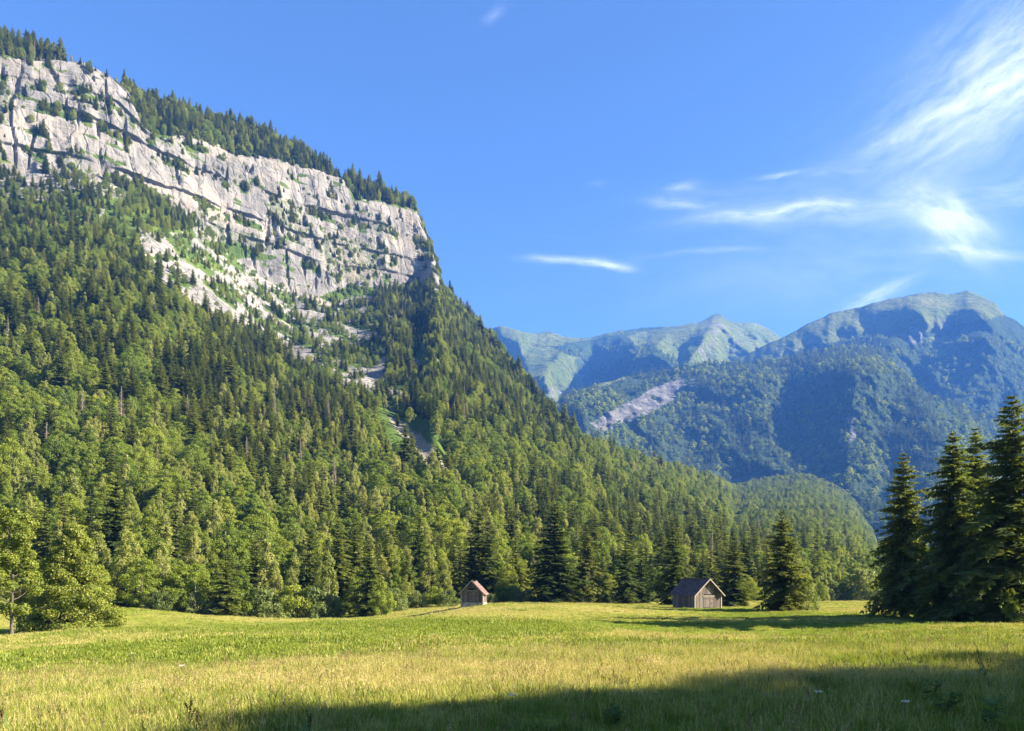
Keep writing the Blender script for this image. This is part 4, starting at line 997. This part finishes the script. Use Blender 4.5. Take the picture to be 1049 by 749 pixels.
# keep single trees and barns free
for nm, pr, px, D, yt, lab, cat, wd, rz in feat:
    q = ground_at(px, D); ok = np.hypot(fp[:, 0] - q[0], fp[:, 1] - q[1]) > 3.5
    fp, fi, fj, fpx, fpy, kind, Hh = fp[ok], fi[ok], fj[ok], fpx[ok], fpy[ok], kind[ok], Hh[ok]
ok = (fp[:, 1] > Yf(fpx) + 2) 
fp, fi, fj, fpx, fpy, kind, Hh = fp[ok], fi[ok], fj[ok], fpx[ok], fpy[ok], kind[ok], Hh[ok]
var = np.random.default_rng(31).integers(0, 1000, len(fp))
# how much of each tree shows above the ones in front of it
hor = np.full(400, 900.0); vis = np.zeros(len(fp)); topy = HOR - (fp[:, 2] + Hh - CZ) / fp[:, 1] * F; hpx = Hh / fp[:, 1] * F
for k_ in np.argsort(fp[:, 1]):
    wpx = hpx[k_] * (0.12 if kind[k_] == 0 else 0.2)
    a, b = int((fpx[k_] - wpx + 40) // 3), int((fpx[k_] + wpx + 40) // 3) + 1
    if b <= 14 or a >= 363: continue
    a, b = max(a, 0), min(b, 400)
    h = hor[a:b]; vis[k_] = np.clip(np.minimum(h, fpy[k_]) - topy[k_], 0, hpx[k_]).mean()
    hor[a:b] = np.minimum(h, topy[k_] + (0.35 if kind[k_] == 0 else 0.15) * hpx[k_])
score = np.where((fpx > 2) & (fpx < 1046), vis * hpx, 0)
single = np.zeros(len(fp), bool)
for kd, lim in ((0, 270), (1, 285), (2, 285), (3, 60)):
    ids = np.nonzero(kind == kd)[0]; ids = ids[np.argsort(-score[ids])]
    ids = ids[score[ids] > 60]; single[ids[:lim]] = True
KN = {0: ('spruce_tree', 'spruce', CON), 1: ('beech_tree', 'tree', BRO), 2: ('birch_tree', 'tree', BIR), 3: ('dead_spruce', 'dead tree', SNG)}
LOOK = {0: ('dark spruce', 'spruces of the slope forest'), 1: ('round leafy tree', 'leafy trees of the slope forest'), 2: ('slender pale tree', 'pale slender trees of the slope forest'), 3: ('bare dead spruce', 'dead spruces in the forest')}
def zone(x):
    return ('behind the big bushy tree' if x < 140 else 'above the left willow row' if x < 240 else 'above the second willow row' if x < 360 else
            'left of the small barn' if x < 470 else 'behind the small barn' if x < 545 else 'between the two barns' if x < 685 else 'behind the larger barn' if x < 745 else 'right of the larger barn')
depth_row = fp[:, 1] - Yf(fpx)
band = np.where(depth_row < 16, 0, np.where(depth_row < 45, 1, np.where(depth_row < 110, 2, 3)))
BN = ['in the front forest row', 'in the second forest row', 'deeper in the forest', 'up the slope']
ORD = ['first', 'second', 'third', 'fourth', 'fifth', 'sixth', 'seventh', 'eighth', 'ninth', 'tenth', 'eleventh', 'twelfth']
ids = np.nonzero(single)[0]
groups = {}
for k_ in ids: groups.setdefault((int(kind[k_]), int(band[k_]), zone(fpx[k_])), []).append(k_)
for (kd, bd, zn), lst in groups.items():
    lst.sort(key=lambda q: fpx[q]); nm, cat, protos = KN[kd]; look, grp = LOOK[kd]
    for n, k_ in enumerate(lst):
        if len(lst) == 1: lab = '%s %s %s' % (look, BN[bd], zn)
        elif bd < 2 and n < 12: lab = '%s %s from left %s %s' % (ORD[n], look, BN[bd], zn)
        else:
            rel = np.argsort(np.argsort([-hpx[q] for q in lst]))[n]
            size = 'tallest ' if rel == 0 else 'smallest ' if rel == len(lst) - 1 else ''
            lab = '%s%s %s %s' % (size, look, BN[bd], zn)
        pr = protos[var[k_] % len(protos)]
        o = tree(nm, pr, fp[k_], float(Hh[k_]), lab, cat, grp, (var[k_] % 628) / 100, 0.9 + (var[k_] % 97) / 97 * 0.35, parts=bool(hpx[k_] > 42 and bd < 2))
rest = ~single
for kd, nm, lab in ((0, 'spruce_forest', 'spruce forest covering the upper slopes'), (1, 'broadleaf_forest', 'broadleaf forest on the slopes'), (2, 'birch_wood', 'pale birch wood on the lower slope'), (3, 'dead_wood', 'dead grey trees scattered in the forest')):
    s = rest & (kind == kd); protos = KN[kd][2]; n = int(s.sum())
    if not n: continue
    sc_ = Hh[s] / protos[0].H; wd = sc_ * (0.9 + (var[s] % 97) / 97 * 0.4)
    if kd == 0: wd = wd * 1.08
    instances(nm, fp[s], np.stack([np.zeros(n), np.zeros(n), (var[s] % 628) / 100], 1), np.stack([wd, wd, sc_], 1), var[s] % len(protos), [p.whole for p in protos], lab)
print('forest', len(fp), 'single', single.sum(), [int(((kind == q) & single).sum()) for q in range(4)])

# far woods on the massif
FCON = [Proto('far spruce', conifer(71, 24, 4.4, 9, 5, 3, wid=.5, twl=.6, hang=False), (M_bark, M_spruce), 24).whole, Proto('far spruce b', conifer(72, 24, 5.0, 8, 5, 3, wid=.5, twl=.6, hang=False), (M_bark, M_spruce), 24).whole,
        Proto('far beech', broadleaf(73, 18, 7.0, ENV_ROUND, 20, 16, 2.6, limbs=0), (M_bark, M_leaf), 18).whole]
for (V, px_, py_, rk, pa), spacing, nm, lab in zip(FAR, (900, 420, 230), ('far_pasture_woods', 'far_massif_forest', 'far_shoulder_forest'), ('far off patches of dark wood on the alpine pastures', 'forest on the flank of the high hazy mountain', 'forest on the blue shaded mountain shoulder')):
    Z = V[..., 2]; Xn = fbm(V[..., 0] / 160, V[..., 2] / 160, 1.0, 3)
    d = np.where((rk < 0.3) & (pa < 0.35), 1.0 / spacing, 0.03 / spacing)[:-1, :-1] * np.where(Xn[:-1, :-1] > 0.28, 0.25, 1.0)
    d[:5] = 0
    if nm != 'far_shoulder_forest': d[:16] = 0
    d[(px_[:-1, :-1] > 1120) | (px_[:-1, :-1] < 480) | (py_[:-1, :-1] > 600)] = 0
    if nm == 'far_massif_forest': d[(py_[:-1, :-1] < 345)] *= 0.12
    if nm == 'far_massif_forest': d[(py_[:-1, :-1] > 470)] = 0
    p, i, j = cell_points(V, d, 77)
    # steep faces carry trees too
    n = len(p); g = np.random.default_rng(78)
    s_ = g.uniform(0.65, 1.25, n)
    idx = np.where(fbm(p[:, 0] / 200, p[:, 2] / 200, 3.0, 3) + g.normal(0, .2, n) > 0.12, 2, g.integers(0, 2, n))
    instances(nm, p - np.array([0, 0, 1.0]), np.stack([np.zeros(n), np.zeros(n), g.uniform(0, 6.28, n)], 1), np.stack([s_ * 1.1, s_ * 1.1, s_], 1), idx, FCON, lab)
    print(nm, n)

# woodland behind the photographer's right shoulder: throws the shadow over the foreground
wp = []
_sx, _sy = math.sin(R(SUN_AZ)), math.cos(R(SUN_AZ))
for (px, py), Ls in zip([(190, 758), (240, 750), (300, 744), (400, 729), (520, 716), (620, 706), (730, 699), (850, 693), (930, 688), (985, 678), (1020, 668), (1060, 660), (820, 735), (600, 745), (1000, 730)], [40, 37, 42, 36, 40, 35, 39, 34, 38, 33, 37, 34, 36, 41, 30]):
    Yc = np.linspace(5, 60, 2000); zc = meadow_z((px - PW / 2) / F * Yc, Yc); ii = int(np.argmin(np.abs(HOR - (zc - CZ) / Yc * F - py)))
    T = ((px - PW / 2) / F * Yc[ii], Yc[ii]); H = Ls * math.tan(R(SUN_EL))
    X, Y = T[0] + 0.93 * Ls * _sx, T[1] + 0.93 * Ls * _sy - 3.6
    wp.append((X, Y, float(meadow_z(X, Y)), H))
wp = np.array(wp); n = len(wp)
instances('woodland', wp[:, :3], np.stack([np.zeros(n), np.zeros(n), np.arange(n) * 1.3], 1), np.stack([wp[:, 3] / 17 * 1.0] * 2 + [wp[:, 3] / 17 * 1.02], 1), np.arange(n) % 4, [p.whole for p in BRO], 'woodland beside the meadow that shades the near grass')

# ------------------------------------------------------------------ grass
def tuft(seed, n, h, spread, bw, mat_i, bend=0.5, seedheads=0, mats=None):
    g = np.random.default_rng(seed); mb = MB()
    for i in range(n):
        a = g.uniform(0, 6.283); r = spread * math.sqrt(g.random()); b0 = np.array([r * math.cos(a), r * math.sin(a), -0.03])
        da = g.uniform(0, 6.283); d = np.array([math.cos(da), math.sin(da), 0]); s = np.array([-d[1], d[0], 0])
        hh = h * g.uniform(0.55, 1.15); be = bend * hh * g.uniform(0.3, 1.0)
        p1 = b0 + d * be * 0.3 + np.array([0, 0, hh * 0.55]); p2 = b0 + d * be + np.array([0, 0, hh])
        w1 = bw * g.uniform(.7, 1.2)
        mb.add([b0 - s * w1, b0 + s * w1, p1 + s * w1 * .8, p1 - s * w1 * .8, p2], [(0, 1, 2, 3)], [(3, 2, 4)], mat_i)
    for i in range(seedheads):
        a = g.uniform(0, 6.283); r = spread * math.sqrt(g.random()); b0 = np.array([r * math.cos(a), r * math.sin(a), -0.03])
        d = norm(np.array([g.normal(0, .18), g.normal(0, .18), 1.0])); hh = h * g.uniform(1.05, 1.55)
        s = norm(np.cross(d, g.normal(0, 1, 3)))
        tip = b0 + d * hh
        mb.add([b0 - s * .25 * bw, b0 + s * .25 * bw, tip + s * .2 * bw, tip - s * .2 * bw], [(0, 1, 2, 3)], None, 1)
        k_ = 5; B = tip - d * np.linspace(0, .28 * h, k_)[:, None]; D = norm(d + g.normal(0, .45, (k_, 3))); S = norm(np.cross(D, g.normal(0, 1, (k_, 3))))
        mb.kites(B, D, S, np.full(k_, .16 * h), np.full(k_, .9 * bw), 1)
    return mb
def tm(name, mbx, mats): return mbx.mesh(name, mats)
T_NEAR = [tm('tuft green', tuft(1, 40, .20, .22, .0045, 0, .7), [M_grass_g, M_grass_t]), tm('tuft green b', tuft(2, 40, .17, .24, .005, 0, 1.0), [M_grass_g, M_grass_t]),
          tm('tuft hay', tuft(3, 32, .21, .22, .004, 0, .7, 3), [M_grass_y, M_grass_t]), tm('tuft hay b', tuft(4, 32, .18, .24, .004, 0, .8, 2), [M_grass_y, M_grass_t]),
          tm('tuft seed', tuft(5, 22, .20, .24, .004, 0, .6, 8), [M_grass_y, M_grass_t]), tm('tuft weed', tuft(6, 22, .20, .16, .010, 0, .8), [M_grass_d, M_grass_t]), tm('tuft stalks', tuft(7, 8, .30, .2, .004, 0, .5, 7), [M_grass_y, M_stalk])]
T_FAR = [tm('far tuft green', tuft(11, 34, .16, .45, .016, 0), [M_grass_g, M_grass_t]), tm('far tuft green b', tuft(12, 34, .14, .5, .017, 0, .8), [M_grass_g, M_grass_t]),
         tm('far tuft hay', tuft(13, 28, .16, .45, .015, 0, .5, 5), [M_grass_y, M_grass_t]), tm('far tuft hay b', tuft(14, 28, .14, .5, .015, 0, .6, 4), [M_grass_y, M_grass_t]),
         tm('far tuft seed', tuft(15, 20, .15, .5, .015, 0, .5, 12), [M_grass_y, M_grass_t]), tm('far tuft weed', tuft(16, 24, .15, .4, .025, 0, .8), [M_grass_d, M_grass_t])]
def sow(name, y0, y1, per_m2, protos, label, seed, smul=1.0):
    g = np.random.default_rng(seed)
    area = 0.72 * (y1 ** 2 - y0 ** 2) + 3 * (y1 - y0); n = int(area * per_m2)
    Y = np.sqrt(g.uniform(y0 ** 2, y1 ** 2, n)); X = g.uniform(-1, 1, n) * (0.72 * Y + 1.5)
    pxx_ = PW / 2 + X / Y * F
    ok = Y < Yf(pxx_) + 4; ok |= pxx_ > 905
    X, Y = X[ok], Y[ok]; n = len(X); Z = meadow_z(X, Y)
    for bx, br in ((bl, 3.6), (bl1, 2.5)):
        o2 = np.hypot(X - bx[0], Y - bx[1]) > br; X, Y, Z = X[o2], Y[o2], Z[o2]
    n = len(X)
    d = dryness(X, Y, Z) + g.normal(0, .13, n)
    idx = np.where(d < 0.34, g.integers(0, 2, n), np.where(d < 0.80, np.where(g.random(n) < .35, g.integers(0, 2, n), g.integers(2, 4, n)), np.where(g.random(n) < .55, 4, g.integers(2, 4, n))))
    idx = np.where((g.random(n) < 0.05) | (fbm(X / 2.2, Y / 3.5, 9., 2) > 0.45), 5, idx)
    if len(protos) > 6: idx = np.where(g.random(n) < 0.035, 6, idx)
    clump = 0.7 + 0.9 * np.clip(fbm(X / 2.5, Y / 3, 5.0, 3) + .2, 0, 1)
    s = g.uniform(.7, 1.2, n) * clump * smul * np.where(idx == 6, 1.25, 1.0)
    instances(name, np.stack([X, Y, Z], 1), np.stack([g.normal(0, .1, n), g.normal(0, .1, n), g.uniform(0, 6.28, n)], 1), np.stack([s, s, s * g.uniform(.8, 1.2, n)], 1), idx, protos, label)
    print(name, n)
sow('grass', 7.5, 26, 42, T_NEAR, 'tall unmown meadow grass close by', 91)
sow('grass', 26, 62, 9, T_FAR, 'unmown meadow grass in the middle of the meadow', 92)
sow('grass', 62, 240, 2.2, T_FAR, 'meadow grass on the far side of the meadow', 93, 1.1)

# ------------------------------------------------------------------ tall weeds in the near grass
M_dock = leaf_mat('dock seed heads', [(0.05, 0.03, 0.02), (0.09, 0.05, 0.03)], 0.05, 0.6)
M_weed = leaf_mat('weed leaves', [(0.07, 0.12, 0.03), (0.12, 0.18, 0.05), (0.18, 0.24, 0.08)], 0.35, 0.6)
M_white = leaf_mat('white flowers', [(0.55, 0.56, 0.5), (0.75, 0.75, 0.7)], 0.3, 0.6)
def dock(seed, h, branches=3):
    g = np.random.default_rng(seed); st, sd, lf = MB(), MB(), MB()
    def stalk(p0, d, L):
        u = np.linspace(0, 1, 6)[:, None]; side = np.array([g.normal(0, .1), g.normal(0, .1), 0]) * L
        pth = p0 + d * L * u + side * u * u; st.tube(pth, .004 * (1 - .6 * u[:, 0]), 5)
        n = 46; uu = g.uniform(.45, 1.0, n); B = p0 + d * L * uu[:, None] + side * (uu * uu)[:, None]
        D = norm(g.normal(0, 1, (n, 3)) + np.array([0, 0, .3])); sd.kites(B, D, norm(np.cross(D, g.normal(0, 1, (n, 3)))), np.full(n, .022), np.full(n, .006))
    stalk(np.zeros(3), norm(np.array([g.normal(0, .06), g.normal(0, .06), 1.0])), h)
    for i in range(branches):
        stalk(np.array([0, 0, h * g.uniform(.35, .6)]), norm(np.array([g.normal(0, .35), g.normal(0, .35), 1.0])), h * g.uniform(.3, .5))
    n = 8; a = g.uniform(0, 6.28, n); D = norm(np.stack([np.cos(a), np.sin(a), g.uniform(.1, .8, n)], 1))
    lf.kites(np.stack([0 * a, 0 * a, g.uniform(0, h * .3, n)], 1), D, norm(np.cross(D, np.array([0, 0, 1.0]))), g.uniform(.15, .28, n), np.full(n, .035))
    return st, sd, lf
def leafweed(seed, h, n=22):
    g = np.random.default_rng(seed); st, lf = MB(), MB()
    for i in range(4):
        d = norm(np.array([g.normal(0, .3), g.normal(0, .3), 1.0])); u = np.linspace(0, 1, 4)[:, None]; st.tube(d * h * u, .006, 5)
        k_ = n // 2; uu = g.uniform(.3, 1, k_); a = g.uniform(0, 6.28, k_); D = norm(np.stack([np.cos(a), np.sin(a), g.uniform(-.2, .6, k_)], 1))
        lf.kites(d * h * uu[:, None], D, norm(np.cross(D, np.array([0, 0, 1.0]))), g.uniform(.10, .2, k_), g.uniform(.03, .055, k_))
    return st, lf
def umbel(seed, h):
    g = np.random.default_rng(seed); st, fl = MB(), MB()
    u = np.linspace(0, 1, 4)[:, None]; st.tube(np.array([.02, .01, h]) * u, .005, 5)
    n = 40; r = .035 * np.sqrt(g.random(n)); a = g.uniform(0, 6.28, n); B = np.stack([.02 + r * np.cos(a), .01 + r * np.sin(a), h + .03 - 2 * r * r + g.normal(0, .004, n)], 1)
    D = norm(np.stack([np.cos(a), np.sin(a), .4 + 0 * a], 1)); fl.kites(B, D, norm(np.cross(D, g.normal(0, 1, (n, 3)))), np.full(n, .022), np.full(n, .010))
    return st, fl
def near_ground(px, py):
    """point on the meadow under a pixel"""
    Y = np.linspace(6, 120, 4000); X = (px - PW / 2) / F * Y; z = meadow_z(X, Y); yy_ = HOR - (z - CZ) / Y * F
    i = int(np.argmin(np.abs(yy_ - py))); return (float(X[i]), float(Y[i]), float(z[i]))
docks = [(194,760,.52,3,'dark dock stalk with many branches, tallest at the bottom left'), (201,757,.36,1,'thin dock stalk right beside the branched dock at the bottom left'), (4,752,.40,2,'dark dock stalk at the left edge of the near grass'),
         (318,760,.36,1,'thin dock stalk in the near shade left of centre'), (1004,700,.62,2,'dark dock stalk at the shadow edge near the right edge of the meadow'), (1010,699,.5,1,'shorter dock stalk beside the one near the right edge')]
for i, (px, py, h, b_, lab) in enumerate(docks):
    o = thing('dock_plant', lab, 'weed', near_ground(px, py), i * 1.1)
    st, sd, lf = dock(100 + i, h, b_)
    link('stem', st.mesh('dock stem', [M_dock]), o); link('seed_head', sd.mesh('dock seeds', [M_dock]), o); link('leaves', lf.mesh('dock leaves', [M_weed]), o)
for i, (px, py, h, lab) in enumerate([(632,749,.34,'pale broad-leaved weed at the bottom centre in the shade'), (1015,752,.42,'bright broad-leaved weed at the bottom right in the shade'), (952,718,.40,'leafy weed under the shaded right meadow'), (968,735,.34,'small leafy weed left of the bright weed at the bottom right')]):
    o = thing('leafy_weed', lab, 'weed', near_ground(px, py), i)
    st, lf = leafweed(120 + i, h); link('stem', st.mesh('weed stem', [M_weed]), o); link('leaves', lf.mesh('weed leaves', [M_weed]), o)
for i, (px, py, h, lab) in enumerate([(135,690,.6,'white umbel flower in the sunny grass at the left'), (186,712,.55,'white umbel flower nearer in the sunny grass at the left'), (526,752,.45,'small white flower in the shaded grass left of bottom centre'), (840,742,.4,'white flower low in the shaded grass at the bottom right'), (927,750,.35,'white flower at the bottom edge left of the bright weed')]):
    o = thing('white_flower', lab, 'flower', near_ground(px, py), i)
    st, fl = umbel(140 + i, h); link('stem', st.mesh('flower stem', [M_weed]), o); link('flower_head', fl.mesh('flower head', [M_white]), o)
